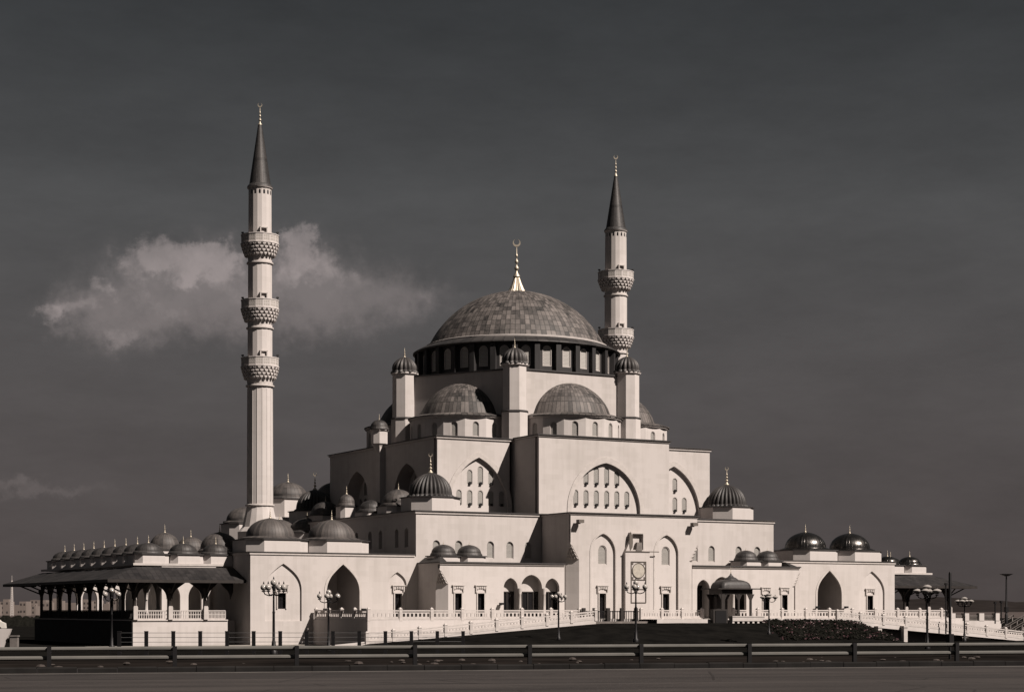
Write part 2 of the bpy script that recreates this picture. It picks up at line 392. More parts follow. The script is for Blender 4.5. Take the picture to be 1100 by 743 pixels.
def place(name, me, parent=None, loc=(0, 0, 0), rot=0.0, scale=None):
    o = bpy.data.objects.new(name, me); COL.objects.link(o)
    o.location = loc; o.rotation_euler = (0, 0, rot)
    if scale: o.scale = scale
    if parent: o.parent = parent
    return o
def tag(o, label=None, cat=None, group=None, kind=None):
    if label: o['label'] = label
    if cat: o['category'] = cat
    if group: o['group'] = group
    if kind: o['kind'] = kind
    return o
def thing(name, label, cat, loc=(0, 0, 0), rot=0.0, group=None):
    o = bpy.data.objects.new(name, None); COL.objects.link(o); o.empty_display_size = 0.5
    o.location = loc; o.rotation_euler = (0, 0, rot)
    return tag(o, label, cat, group)
def copy_tree(o, parent=None):
    c = o.copy(); COL.objects.link(c)
    if parent: c.parent = parent
    for ch in list(o.children): copy_tree(ch, c)
    return c
def at(px, py, t):
    """a point t metres away along the view through a pixel of the photograph"""
    p = EYE + (FW + RT * ((px - 550) / FPX)) * t
    return Vector((p.x, p.y, (654 - py) * t / FPX))

def arc_pts(cx, zs, hw, h, n=10, keel=0.0):
    """points of a (pointed) arch from right spring over the apex to the left spring"""
    half = []
    for k in range(n + 1):
        if h > hw * 1.02:
            rad = (hw * hw + h * h) / (2 * hw); c = hw - rad
            ang = math.asin(min(1, h / rad)) * k / n
            x, z = c + rad * cos(ang), rad * sin(ang)
        else:
            ang = pi / 2 * k / n; x, z = hw * cos(ang), h * sin(ang)
        if keel:                      # a slight ogee lift towards the tip
            q = 1 - x / hw; z = z - keel * h * math.sin(pi * q) * 0.5
        half.append((x, z))
    half[-1] = (0.0, h)
    return [(cx + x, zs + z) for x, z in half] + [(cx - x, zs + z) for x, z in half[-2::-1]]
def arch(cx, z0, zs, za, hw, n=10, keel=0.0):
    return [(cx - hw, z0), (cx + hw, z0)] + arc_pts(cx, zs, hw, za - zs, n, keel)
def rect(x0, x1, z0, z1): return [(x0, z0), (x1, z0), (x1, z1), (x0, z1)]
def band(outer, inner, o, xd, nd, t):
    b = MB(); b.panel(outer, [inner], o, xd, nd, t); return b

X, Y, Z = Vector((1, 0, 0)), Vector((0, 1, 0)), Vector((0, 0, 1))
def frame_of(face):
    """origin direction, along and inward vectors for front / left / right walls"""
    return {'front': (X, Y), 'left': (Y, X), 'right': (Y, -X)}[face]

# finials ------------------------------------------------------------
def finial_mesh(h, crescent=True, w=1.0):
    b = MB()
    k = h / 3.0
    prof = [(0.30 * w, 0), (0.24 * w, 0.12), (0.10 * w, 0.34), (0.07 * w, 0.46), (0.17 * w, 0.58), (0.19 * w, 0.66), (0.15 * w, 0.76),
            (0.055 * w, 0.86), (0.05 * w, 1.0), (0.13 * w, 1.10), (0.145 * w, 1.17), (0.11 * w, 1.26), (0.045 * w, 1.34), (0.04 * w, 1.5),
            (0.10 * w, 1.58), (0.105 * w, 1.64), (0.07 * w, 1.72), (0.035 * w, 1.8), (0.03 * w, 2.3), (0.02 * w, 2.36), (0.0005, 2.38)]
    b.lathe([(r * k, z * k) for r, z in prof], 12)
    if crescent:
        n = 22; ro, ri, off = 0.30 * k, 0.225 * k, 0.075 * k
        cz = 2.62 * k
        ow = []; iw = []
        for i in range(n + 1):
            a = pi / 2 + 0.42 + (2 * pi - 0.84) * i / n
            ow.append((ro * cos(a), cz + ro * sin(a)))
            a2 = pi / 2 + 0.32 + (2 * pi - 0.64) * i / n
            iw.append((ri * cos(a2), cz + off + ri * sin(a2) * 0.98))
        t = 0.05 * k
        rows = [[(x, -t, z) for x, z in ow], [(x, -t, z) for x, z in iw], [(x, t, z) for x, z in iw], [(x, t, z) for x, z in ow], [(x, -t, z) for x, z in ow]]
        b.grid(rows)
    return b
_fin = {}
def add_finial(parent, loc, h, crescent=False, w=1.0):
    w *= 1.35 if h < 3 else 1.15
    key = (round(h, 2), crescent, w)
    if key not in _fin:
        me = finial_mesh(h, crescent, w).mesh('finial', 40); me.materials.append(M['gold']); _fin[key] = me
    return place('finial', _fin[key], parent, loc, -TH if crescent else 0)

def oct_poly(ap, c):
    """square of half-side ap with its corners cut back by c"""
    e = ap - c
    return [(-e, -ap), (e, -ap), (ap, -e), (ap, e), (e, ap), (-e, ap), (-ap, e), (-ap, -e)]
def dome_profile(r, h, n=12, brim=0.0, onion=0.0):
    pr = []
    if brim: pr += [(r + brim, -0.02), (r + brim, 0.10), (r + 0.04, 0.30)]
    base = 0.30 if brim else 0.0
    for k in range(n + 1):
        a = pi / 2 * k / n
        rr = r * cos(a); zz = h * sin(a)
        if onion: rr *= 1 + onion * sin(pi * min(1, k / n * 1.6)) * (1 if k / n < 0.62 else 0)
        if k / n > 0.8: zz += 0.04 * h * ((k / n - 0.8) / 0.2) ** 2
        pr.append((max(rr, 0.002), base + zz))
    return pr
_dome = {}
def add_dome(parent, name, loc, r, h, material, ped=None, brim=0.35, lobes=0, depth=0.0, un=36, vn=6, fin=1.4, crescent=False, seg=48, ped_mat=None, onion=0.0):
    """dome at loc (its springing) with a chamfered pedestal (ap, c, height) and a gilded finial"""
    key = (r, h, material.name, brim, lobes, depth, un, vn, seg, onion)
    if key not in _dome:
        b = MB(); b.lathe(dome_profile(r, h, 14, brim, onion), seg, lobes=lobes, depth=depth, un=un, vn=vn)
        me = b.mesh('dome', 50); me.materials.append(material); _dome[key] = me
    d = place(name, _dome[key], parent, loc)
    if ped:
        ap, c, hh = ped
        k2 = ('ped', ap, c, hh)
        if k2 not in _dome:
            b = MB(); b.prism(oct_poly(ap, c), -hh, -0.14); me = b.mesh('drum'); me.materials.append(ped_mat or M['stone2']); _dome[k2] = me
            b = MB(); b.prism(oct_poly(ap + 0.14, c), -0.137, -0.03); me = b.mesh('eave'); me.materials.append(M['cornice']); _dome[k2 + (1,)] = me
        place('drum', _dome[k2], d); place('eave', _dome[k2 + (1,)], d)
    if fin:
        zt = h * 1.02 + (0.30 if brim else 0)
        add_finial(d, (0, 0, zt), fin, crescent)
    return d

# windows and doors ---------------------------------------------------
_win = {}
def add_window(parent, w, h, loc, rot=0.0, material=None, spot=False):
    """arched window standing on loc, its face towards -y turned by rot: pierced grille inside a thin frame"""
    key = (round(w, 2), round(h, 2), (material or M['lattice']).name)
    if key not in _win:
        hw = w / 2
        b = MB(); pts = arch(0, 0, h - hw * 1.05, h, hw, 6)
        b.panel(pts, [], (0, 0, 0), X, Y, 0.06); me = b.mesh('window'); me.materials.append(material or M['lattice'])
        f = MB(); f.panel(pts, [arch(0, 0.08, h - hw * 1.05, h - 0.09, hw - 0.08, 6)], (0, -0.09, 0), X, Y, 0.085)
        mf = f.mesh('frame'); mf.materials.append(M['trim']); _win[key] = (me, mf)
    me, mf = _win[key]
    o = place('window', me, parent, loc, rot); place('frame', mf, o)
    if spot:
        if 'spot' not in _win:
            b = MB(); b.box(-0.17, 0.17, -0.34, -0.08, 0.0, 0.1); b.box(-0.14, 0.14, -0.30, -0.10, 0.1, 0.30)
            ms = b.mesh('floodlight'); ms.materials.append(M['iron']); _win['spot'] = ms
        place('floodlight', _win['spot'], o)
    return o
def add_door(parent, w, z0, z1, loc_x, y, lintel=0.85):
    """dark rectangular door with carved jambs and a bracketed lintel panel over it"""
    b = MB(); b.box(-w / 2, w / 2, 0, 0.08, z0, z1)
    b.box(-0.03, 0.03, -0.03, -0.001, z0, z1 - 0.05); b.box(-w / 2 + 0.003, w / 2 - 0.003, -0.03, -0.001, z1 - 0.75, z1 - 0.68)
    d = b.build('door', M['glass'], parent, (loc_x, y, 0))
    f = MB(); j = 0.14
    f.box(-w / 2 - j, -w / 2, -0.42, 0.1, z0, z1); f.box(w / 2, w / 2 + j, -0.42, 0.1, z0, z1)
    f.box(-w / 2 - j, w / 2 + j, -0.44, 0.1, z1, z1 + 0.12)
    f.build('frame', M['trim'], d)
    t = MB(); ww = w / 2 + 0.28; zt = z1 + lintel
    t.box(-ww, -ww + 0.13, -0.50, -0.35, z1 + 0.13, zt); t.box(ww - 0.13, ww, -0.50, -0.35, z1 + 0.13, zt)
    t.box(-ww - 0.1, ww + 0.1, -0.55, -0.35, zt, zt + 0.11)
    for k in range(4):
        xx = -ww + 0.13 + (2 * ww - 0.26) * (k + 0.5) / 4
        t.prism([(xx - 0.11, -0.46), (xx + 0.11, -0.46), (xx + 0.11, -0.355), (xx - 0.11, -0.355)], zt - 0.22 - 0.10 * abs(k - 1.5), zt - 0.002)
    t.build('lintel', M['trim'], d)
    return d

# ==================================================================
# GROUND, ROAD, FAR LAND
# ==================================================================
FL = -1.10                      # terrace floor; door sills
GL = -3.95                      # ground round the mosque
CAMX = lambda p: (p - EYE).dot(RT)
CAMT = lambda p: (p - EYE).dot(FW)
def cs(xc, t, z=0.0):
    """point xc metres right of and t metres ahead of the camera"""
    p = EYE + RT * xc + FW * t; return Vector((p.x, p.y, z))
# the road runs at a slant: nearer on the left
RD0 = cs(-14.4, 47.3); RDD = (cs(16.5, 54.6) - RD0).normalized(); RDN = Vector((-RDD.y, RDD.x, 0))
if RDN.dot(FW) < 0: RDN = -RDN
RZ = -1.62
def rp(s, n, z): p = RD0 + RDD * s + RDN * n; return Vector((p.x, p.y, z))

b = MB()
b.grid([[rp(s, n, RZ) for s in (-400, -100, 0, 100, 400)] for n in (-60, -3.58)])
tag(b.build('road', M['asphalt']), kind='structure')
b = MB(); b.grid([[rp(s, n, RZ + 0.004) for s in (-400, 400)] for n in (-2.62, -2.34)])
tag(b.build('edge_line', M['paint']), kind='structure')
b2 = MB(); b2.grid([[rp(s, n, RZ - 0.002) for s in (-400, -100, 0, 100, 400)] for n in (-3.6, -1.7)])
tag(b2.build('road_shoulder', M['asphalt']), kind='structure')
b = MB(); rk = random.Random(3)
for k in range(-60, 120):          # kerb stones, each a touch out of line
    s0, s1 = k * 1.0, k * 1.0 + .985; dz = rk.uniform(-.012, .012); dn_ = rk.uniform(-.012, .012)
    b.grid([[rp(s, -1.72 + dn_, RZ - .05), rp(s, -1.72 + dn_, RZ + .11 + dz), rp(s, -1.69 + dn_, RZ + .14 + dz), rp(s, -1.45, RZ + .14 + dz), rp(s, -1.45, RZ - .05)] for s in (s0, s1)])
tag(b.build('kerb', M['kerb']), kind='structure')

def lawn_z(x, y):
    """bank under the ramp front (y = -40.6): follows the foot of the white walls"""
    d = -40.6 - y; x = x + 0.55 * max(0, d) if x > 5 else x
    if x < -40: h = GL
    elif x < -12.5: h = -3.55 + (x + 40) / 27.5 * 1.97
    elif x < 21: h = -1.56
    elif x < 23: h = -1.56 - (x - 21) / 30.0 * 2.75
    else: h = -1.74 - (x - 23) * 0.42
    h = max(h, GL)
    k = min(1, max(0, d / 22)); k = k * k * (3 - 2 * k)
    base = GL
    return h * (1 - k) + base * k
# verge: from the rail down to the ground of the mosque
b = MB(); rows = []
prof = [(-1.46, RZ + 0.10), (-.6, RZ + .09), (0.4, RZ + .07), (1.6, RZ + 0.04), (3, RZ + 0.05), (5, RZ + 0.03), (8, RZ - 0.02), (11, RZ - 0.1), (18, RZ - 0.3), (34, RZ - 0.75), (52, RZ - 1.15)]
ss = [-400, -200, -120] + list(range(-90, 131, 3)) + [200, 400]
for n, z in prof:
    rows.append([rp(s, n + (random.uniform(-.2, .2) if 0 < n < 30 else 0), z + (random.uniform(-.05, .05) if 1 < n < 30 else 0)) for s in ss])
b.grid(rows); tag(b.build('verge', M['verge'], smooth=60), kind='structure')

b = MB()
b.grid([[rp(s, n, z) for s in (-900, -400, -150, -60, 0, 60, 150, 400, 900)] for n, z in ((51, RZ - 1.16), (70, -3.35), (95, GL), (300, GL), (700, GL))])
tag(b.build('ground', M['lawn']), kind='structure')
b = MB(); xs = [x * 2.0 - 70 for x in range(80)]; ys = [-40.55 - d for d in (0, 1, 2.5, 4, 6, 8, 10, 12, 14, 16, 18, 20, 22, 24)]
b.grid([[(x, y, lawn_z(x, y) + (0.006 if yi else 0.006) + (random.uniform(-.04, .04) if 0 < yi < 12 else 0)) for x in xs] for yi, y in enumerate(ys)])
tag(b.build('lawn', M['lawn'], smooth=60), kind='structure')
# far plain to the horizon
b = MB()
far = []
for t in (420, 1200, 3000, 9000, 26000):
    far.append([cs(xc * t, t, GL - 0.02 if t < 500 else GL - 0.02) for xc in (-1.6, -0.6, -0.3, -0.1, 0.1, 0.3, 0.6, 1.6)])
b.grid(far); tag(b.build('plain', M['sand']), kind='structure')
# low hills on the right, and a low rise beyond the mosque
b = MB()
for t0, x0, x1, hmax, seed in ((2600, 0.16, 0.60, 17, 1), (3600, 0.10, 0.7, 20, 5)):
    rnd = random.Random(seed); rows = [[], [], []]
    for k in range(61):
        q = x0 + (x1 - x0) * k / 60
        if t0 == 2600: h = hmax * (0.25 + 0.75 * max(0, 1 - abs(q - 0.235) / 0.08)) + rnd.uniform(-1, 1)
        else: h = hmax * (0.55 + 0.3 * sin(q * 22 + seed)) + rnd.uniform(-1, 1)
        h *= min(1, (q - x0) / 0.05)
        rows[0].append(cs(q * t0, t0, GL)); rows[1].append(cs(q * (t0 + 250), t0 + 250, GL + h * 1.1 + 4.5)); rows[2].append(cs(q * (t0 + 700), t0 + 700, GL))
    b.grid(rows)
tag(b.build('hills', M['hill'], smooth=80), kind='structure')

# ==================================================================
# THE MOSQUE
# ==================================================================
mosque = thing('mosque', 'large cream domed mosque with cascading half domes and dark lead roofs behind the terrace', 'mosque', (0, 0, FL))
MO = (0, 0, -FL)                       # children keep world heights
def mpart(mb, name, m, smooth=None): return mb.build(name, m, mosque, MO, 0, smooth)
def ml(x, y, z): return (x, y, z - FL)
TW = 0.7                               # wall thickness

# ---- lower hall: front wall y = -22, |x| < 25.5
LH_T = 11.05
b = MB()
wins = [-22.9, -20.0, -15.8, -13.2, -10.7, 10.7, 13.2, 15.8, 20.0, 22.9]
b.panel(rect(-25.5, 25.5, FL, LH_T), [arch(x, 5.95, 7.45, 7.98, 0.5, 6) for x in wins], (0, -22, 0), X, Y, TW)
lhw = mpart(b, 'wall', M['stone'])
for x in wins: add_window(mosque, 1.0, 2.03, ml(x, -21.82, 5.95))
for sgn, face in ((-1, 'left'), (1, 'right')):
    xd, nd = frame_of(face); b = MB()
    vs = (-19.45, -16.8, -12.3, -9.3, -5.3, -2.3)
    b.panel(rect(-21.3, 22, FL, LH_T), [arch(v, 7.2, 8.9, 9.4, 0.5, 6) for v in vs], (sgn * 25.5, 0, 0), xd, nd, TW)
    mpart(b, 'wall', M['stone'])
    if sgn < 0:
        for v in vs: add_window(mosque, 1.0, 2.2, ml(sgn * 25.12, v, 7.2), -pi / 2)
b = MB(); b.box(-24.8, 24.8, 21.3, 22, FL, LH_T); mpart(b, 'wall', M['stone'])
def roof_slab(x0, x1, y0, y1, z, over=0.28, th=0.16):
    c = MB(); c.box(x0 - over * .55, x1 + over * .55, y0 - over * .55, y1 + over * .55, z - 0.02, z + 0.22); mpart(c, 'cornice', M['trim'])
    r = MB(); r.box(x0 - over, x1 + over, y0 - over, y1 + over, z + 0.223, z + 0.223 + th); mpart(r, 'roof', M['cornice'])
roof_slab(-25.5, 25.5, -22, 22, LH_T - 0.02, 0.25, 0.12)

# ---- wings: y = -22, 25.5 < |x| < 45.63, with a deep porch and two niches each
WG_T = 6.05
for sgn in (-1, 1):
    b = MB()
    porch = arch(sgn * 34.6, FL, 1.9, 5.05, 2.0, 12, 0.12)
    n_out = arch(sgn * 41.75, -1.3, 2.1, 5.05, 2.15, 12, 0.12)
    n_in = arch(sgn * 27.85, FL, 2.75, 4.25, 1.15, 10, 0.12)
    b.panel(rect(sgn * 35.565 - 10.065, sgn * 35.565 + 10.065, GL, WG_T), [porch, n_out, n_in], (0, -22, 0), X, Y, 0.22)
    mpart(b, 'wall', M['stone'])
    # backing of the niches with door openings
    dx1 = 41.9 if sgn < 0 else 41.55
    b = MB(); b.panel(rect(sgn * 41.75 - 2.4, sgn * 41.75 + 2.4, -1.5, 5.3), [rect(sgn * dx1 - 0.47, sgn * dx1 + 0.47, 0.05 if sgn < 0 else FL, 1.8)], (0, -21.778, 0), X, Y, 0.4)
    mpart(b, 'niche', M['stone2'])
    add_door(mosque, 0.94, 0.05 if sgn < 0 else FL, 1.8, sgn * dx1, -21.48).location.z += -FL
    b = MB(); b.panel(rect(sgn * 27.85 - 1.4, sgn * 27.85 + 1.4, FL, 4.5), [rect(sgn * 27.65 - 0.45, sgn * 27.65 + 0.45, FL, 1.8)], (0, -21.778, 0), X, Y, 0.4)
    mpart(b, 'niche', M['stone2'])
    add_door(mosque, 0.9, FL, 1.8, sgn * 27.65, -21.48).location.z += -FL
    # porch: side walls, back wall, vault
    b = MB()
    b.box(sgn * 34.6 - 2.6, sgn * 34.6 - 2.1, -21.76, -15.5, FL, 5.5); b.box(sgn * 34.6 + 2.1, sgn * 34.6 + 2.6, -21.76, -15.5, FL, 5.5)
    b.panel(rect(sgn * 34.6 - 2.6, sgn * 34.6 + 2.6, FL, 5.5), [rect(sgn * 34.6 - 0.6, sgn * 34.6 + 0.6, FL, 1.6)], (0, -15.49, 0), X, Y, 0.3)
    b.box(sgn * 34.6 - 2.09, sgn * 34.6 + 2.09, -21.76, -15.5, 5.1, 5.5)
    mpart(b, 'porch', M['stone'])
    add_door(mosque, 1.2, FL, 1.6, sgn * 34.6, -15.3).location.z += -FL
    b = MB(); b.panel(arch(sgn * 34.6, FL, 1.9, 5.35, 2.28, 12, 0.12), [arch(sgn * 34.6, FL + 0.002, 1.9, 5.06, 2.003, 12, 0.12)], (0, -22.06, 0), X, Y, 0.055)
    mpart(b, 'arch_moulding', M['trim'])
    # side and back walls
    b = MB(); b.box(min(sgn * 45.63, sgn * 45.1), max(sgn * 45.63, sgn * 45.1), -21.77, -11, GL, WG_T); mpart(b, 'wall', M['stone'])
    b = MB(); b.box(min(sgn * 25.52, sgn * 45.09), max(sgn * 25.52, sgn * 45.09), -11.6, -11, FL, WG_T); mpart(b, 'wall', M['stone'])
    x0, x1 = sorted((sgn * 25.78, sgn * 45.63))
    roof_slab(x0, x1, -22, -11, WG_T - 0.02, 0.2, 0.08)
    lm = M['lead'] if sgn < 0 else M['leadsh']
    for cx in (34.1, 41.6):
        add_dome(mosque, 'dome', ml(sgn * cx, -17.6, 7.85), 2.72, 2.05, lm, (3.68, 1.55, 1.55), 0.65, 0, 0.0, 44, 1, 1.35)
    if sgn < 0:
        for cx, cy in ((41.6, -7.6), (34.1, -7.6)):
            pass
# wall-washer heads beside the porches
b = MB()
def floodhead(px, py, v, big=False):
    q = MB(); k = 1.6 if big else 1.0
    q.box(-0.10 * k, 0.10 * k, -0.30 * k, 0.0, 0.0, 0.08 * k); q.box(-0.22 * k, 0.22 * k, -0.62 * k, -0.22 * k, 0.06 * k, 0.30 * k); return q
for x, z, y in ((-36.95, -0.2, -22.07), (-32.3, -0.2, -22.07), (32.25, 0.1, -22.07), (37.0, 0.1, -22.07), (-17.6, 0.45, -27.6)):
    mpart_o = floodhead(0, 0, 0).build('floodlight', M['iron'], mosque, ml(x, y, z))
for x in (-8.0, 8.0):
    floodhead(0, 0, 0, True).build('floodlight', M['bronze'], mosque, ml(x, -28.8, 9.9))

# ---- low front blocks: y = -27.6, 8.9 < |x| < 25.25
LB_T = 5.2; LBY = -27.6
def muqarnas(corner_x, corner_y, sgn, ch, z0, z1):
    """stalactite corbel that turns a chamfered corner back into a square one; sgn: side of the outer corner"""
    b = MB()
    A = Vector((corner_x - sgn * ch, corner_y, z0)); B = Vector((corner_x, corner_y + ch, z0)); T = Vector((corner_x, corner_y, z1))
    b.face([A, B, T])
    n = 5; nrm = (B - A).cross(T - A).normalized()
    if nrm.y > 0: nrm = -nrm
    for i in range(n):
        k0, k1 = i / n, (i + 1) / n
        l0, r0 = A.lerp(T, k0), B.lerp(T, k0); l1, r1 = A.lerp(T, k1), B.lerp(T, k1)
        cnt = n - i
        for j in range(cnt):
            p = l0.lerp(r0, (j + 0.08) / cnt); q = l0.lerp(r0, (j + 0.92) / cnt); s = l1.lerp(r1, (j + 0.5) / max(cnt, 1))
            o = nrm * 0.16
            tip = (p + q) / 2 + o * 0.2
            b.face([p + o + (s - p) * 0.45, q + o + (s - q) * 0.45, s + o * 0.9]); b.face([p + o + (s - p) * 0.45, tip, q + o + (s - q) * 0.45])
            b.face([p + o + (s - p) * 0.45, s + o * 0.9, s - o, p]); b.face([q + o + (s - q) * 0.45, q, s - o, s + o * 0.9])
    return b
for sgn in (-1, 1):
    arcs = [(-16.17, 0.92, 2.45, 3.6), (-13.42, 1.40, 2.45, 3.98), (-10.65, 0.95, 2.45, 3.6)]
    drs = [-22.95, -20.05]
    pts = [(-24.2, FL), (-9.0, FL), (-9.0, LB_T), (-25.25, LB_T), (-25.25, 4.6), (-24.2, 2.85)]
    holes = [arch(x, FL, zs, za, hw, 10) for x, hw, zs, za in arcs] + [rect(x - 0.42, x + 0.42, FL, 1.8) for x in drs]
    if sgn > 0:
        pts = [(-x, z) for x, z in pts][::-1]; holes = [[(-x, z) for x, z in h][::-1] for h in holes]
    b = MB(); b.panel(pts, holes, (0, LBY, 0), X, Y, 0.45); mpart(b, 'wall', M['stone2'])
    sp = [(LBY + 1.05, FL), (-22, FL), (-22, LB_T), (LBY + 0.45, LB_T), (LBY + 0.45, 3.85), (LBY + 1.05, 2.85)]
    xd, nd = frame_of('left' if sgn < 0 else 'right')
    b = MB(); b.panel(sp, [], (sgn * 25.25, 0, 0), xd, nd, 0.45); mpart(b, 'wall', M['stone2'])
    b = MB(); b.face([(sgn * 24.2, LBY, FL), (sgn * 25.25, LBY + 1.05, FL), (sgn * 25.25, LBY + 1.05, 2.85), (sgn * 24.2, LBY, 2.85)])
    b.face([(sgn * 25.25, LBY + 0.45, 3.85), (sgn * 25.25, LBY, 4.6), (sgn * 25.25, LBY, LB_T), (sgn * 25.25, LBY + 0.45, LB_T)])
    mpart(b, 'chamfer', M['stone2'])
    mpart(muqarnas(sgn * 25.25, LBY, sgn, 1.05, 2.85, 4.6), 'muqarnas', M['trim'])
    for x in drs:
        add_door(mosque, 0.84, FL, 1.8, x if sgn < 0 else -x, LBY + 0.33).location.z += -FL
    # porch behind the three arches: tympana set back over dark glazed doors
    for x, hw, zs, za in arcs:
        xx = x if sgn < 0 else -x
        dep = 0.95 if sgn < 0 else 1.7
        zt = 2.05 if sgn < 0 else 2.9
        b = MB(); b.panel(rect(xx - hw - 0.2, xx + hw + 0.2, zt, za + 0.3), [], (0, LBY + dep, 0), X, Y, 0.25); mpart(b, 'tympanum', M['stone2'])
        b = MB(); b.box(xx - hw - 0.2, xx + hw + 0.2, LBY + dep + 0.05, LBY + dep + 0.15, FL, zt)
        d = mpart(b, 'glazed_door', M['glass'])
        f = MB(); f.box(xx - hw, xx + hw, LBY + dep - 0.05, LBY + dep + 0.04, zt - 0.12, zt - 0.004)
        for q in (-0.52, 0, 0.52): f.box(xx + q * hw - 0.06, xx + q * hw + 0.06, LBY + dep - 0.05, LBY + dep + 0.04, FL, zt - 0.125)
        f.build('frame', M['wood'], d)
    for x0, x1 in ((-15.25, -14.82), (-12.02, -11.6)):
        xc = (x0 + x1) / 2 * (1 if sgn < 0 else -1)
        b = MB(); b.lathe([(0.24, FL), (0.24, FL + 0.2), (0.19, FL + 0.25), (0.17, 1.7), (0.20, 1.75), (0.19, 1.8), (0.29, 2.25), (0.29, 2.4)], 14, xc, LBY - 0.1)
        mpart(b, 'column', M['trim'], 50)
        b = MB(); b.box(xc - 0.2, xc + 0.2, LBY + 0.46, LBY + (0.93 if sgn < 0 else 1.68), FL, 4.2); mpart(b, 'pier', M['stone2'])
    b = MB(); x0, x1 = sorted((sgn * 9.02, sgn * 25.4))
    b.box(x0, x1, LBY - 0.25, -22.05, LB_T + 0.003, LB_T + 0.15); mpart(b, 'roof', M['cornice'])
    b = MB(); x0, x1 = sorted((sgn * 9.02, sgn * 25.3)); b.box(x0, x1, LBY - 0.13, -22.05, LB_T - 0.16, LB_T); mpart(b, 'cornice', M['trim'])
    b = MB(); e0, e1 = sgn * 25.2, sgn * 24.2
    b.prism([(e0, -27.3), (e1, -27.3), (e1, -22.1), (e0, -22.1)], LB_T + 0.152, LB_T + 0.75, [(sgn * 24.4, -26.0), (sgn * 24.2, -26.0), (sgn * 24.2, -22.1), (sgn * 24.4, -22.1)]); mpart(b, 'roof', M['leaddk'])
    for cx in (19.66, 23.0):
        add_dome(mosque, 'dome', ml(sgn * cx, -24.0, 6.15), 1.38, 0.95, M['leaddk'], (1.62, 0.6, 0.72), 0.16, 0, 0, 20, 4, 0.55)

# ---- portal block: y = -28.8, |x| < 8.9
PT = 11.0; PY = -28.8
b = MB()
nic = [arch(s * 4.45, FL, 6.6, 8.85, 1.66, 12) for s in (-1, 1)]
pts = [(-7.75, FL), (7.75, FL), (7.75, 5.8), (8.9, 7.75), (8.9, PT), (-8.9, PT), (-8.9, 7.75), (-7.75, 5.8)]
b.panel(pts, nic, (0, PY, 0), X, Y, 0.24); mpart(b, 'wall', M['stone'])
for s in (-1, 1):
    b = MB(); wx = s * 4.45 + 0.02
    b.panel(rect(s * 4.45 - 1.9, s * 4.45 + 1.9, FL, 9.1), [arch(wx, 5.24, 6.95, 7.5, 0.6, 8), rect(wx - 0.45, wx + 0.45, FL, 1.85)], (0, PY + 0.243, 0), X, Y, 0.4)
    mpart(b, 'niche', M['stone2'])
    add_window(mosque, 1.2, 2.26, ml(wx, PY + 0.40, 5.24))
    add_door(mosque, 0.9, FL, 1.85, wx, PY + 0.54).location.z += -FL
    b = MB(); b.panel(arch(s * 4.45, FL, 6.6, 9.12, 1.86, 12), [arch(s * 4.45, FL + 0.002, 6.6, 8.86, 1.663, 12)], (0, PY - 0.05, 0), X, Y, 0.047); mpart(b, 'arch_moulding', M['trim'])
    # side walls with chamfered lower corner
    xd, nd = frame_of('left' if s < 0 else 'right')
    b = MB(); b.panel([(PY + 1.15, FL), (-22.2, FL), (-22.2, PT), (PY + 0.45, PT), (PY + 0.45, 7.0), (PY + 1.15, 5.8)], [], (s * 8.9, 0, 0), xd, nd, 0.5); mpart(b, 'wall', M['stone'])
    b = MB(); b.face([(s * 7.75, PY, FL), (s * 8.9, PY + 1.15, FL), (s * 8.9, PY + 1.15, 5.8), (s * 7.75, PY, 5.8)])
    b.face([(s * 8.9, PY + 0.45, 7.0), (s * 8.9, PY, 7.75), (s * 8.9, PY, PT), (s * 8.9, PY + 0.45, PT)]); mpart(b, 'chamfer', M['stone'])
    mpart(muqarnas(s * 8.9, PY, s, 1.15, 5.8, 7.75), 'muqarnas', M['trim'])
b = MB(); b.box(-9.0, 9.0, PY - 0.1, -22.15, PT - 0.02, PT + 0.16); mpart(b, 'cornice', M['trim'])
b = MB(); b.box(-9.15, 9.15, PY - 0.25, -22.15, PT + 0.163, PT + 0.27); mpart(b, 'roof', M['cornice'])
# projecting qibla bay with its roundel panel
b = MB(); b.box(-1.68, 1.72, PY - 0.5, PY - 0.003, FL, 6.75)
b.prism([(-1.68, PY - 0.5), (-0.95, PY - 0.5), (-0.95, PY - 0.003), (-1.68, PY - 0.003)], 6.752, 8.1, [(-1.0, PY - 0.5), (-0.95, PY - 0.5), (-0.95, PY - 0.003), (-1.0, PY - 0.003)])
bay = mpart(b, 'portal_bay', M['stone'])
b = MB(); b.box(-1.78, 3.0, PY - 0.58, PY - 0.503, 6.75, 6.86); b.build('ledge', M['bronze'], bay)
b = MB(); b.panel(rect(-0.95, 0.98, 6.87, 9.05), [rect(-0.72, 0.80, 7.02, 8.9)], (0, PY - 0.5, 0), X, Y, 0.497)
b.build('hood', M['trim'], bay)
b = MB(); b.panel([(-1.02, 6.9), (-0.72, 7.3), (-0.66, 7.95), (-0.72, 8.6), (-0.98, 9.15), (-1.10, 8.6), (-1.16, 7.95), (-1.10, 7.3)], [], (0, PY - 0.56, 0), X, Y, 0.05); b.build('lens', M['bronze'], bay)
b = MB(); b.prism([(-0.25, PY - 0.62), (0.6, PY - 0.62), (0.6, PY - 0.1), (-0.25, PY - 0.1)], 6.9, 7.9, [(0.0, PY - 0.42), (0.7, PY - 0.42), (0.7, PY - 0.1), (0.0, PY - 0.1)]); b.build('floodlight', M['concrete'], bay)  # solid wedge stands in for the slanted shadow inside the hood
b = MB(); f0, f1, fz0, fz1 = -0.93, 1.20, 0.75, 5.65; w = 0.085
yy0, yy1 = PY - 0.58, PY - 0.503
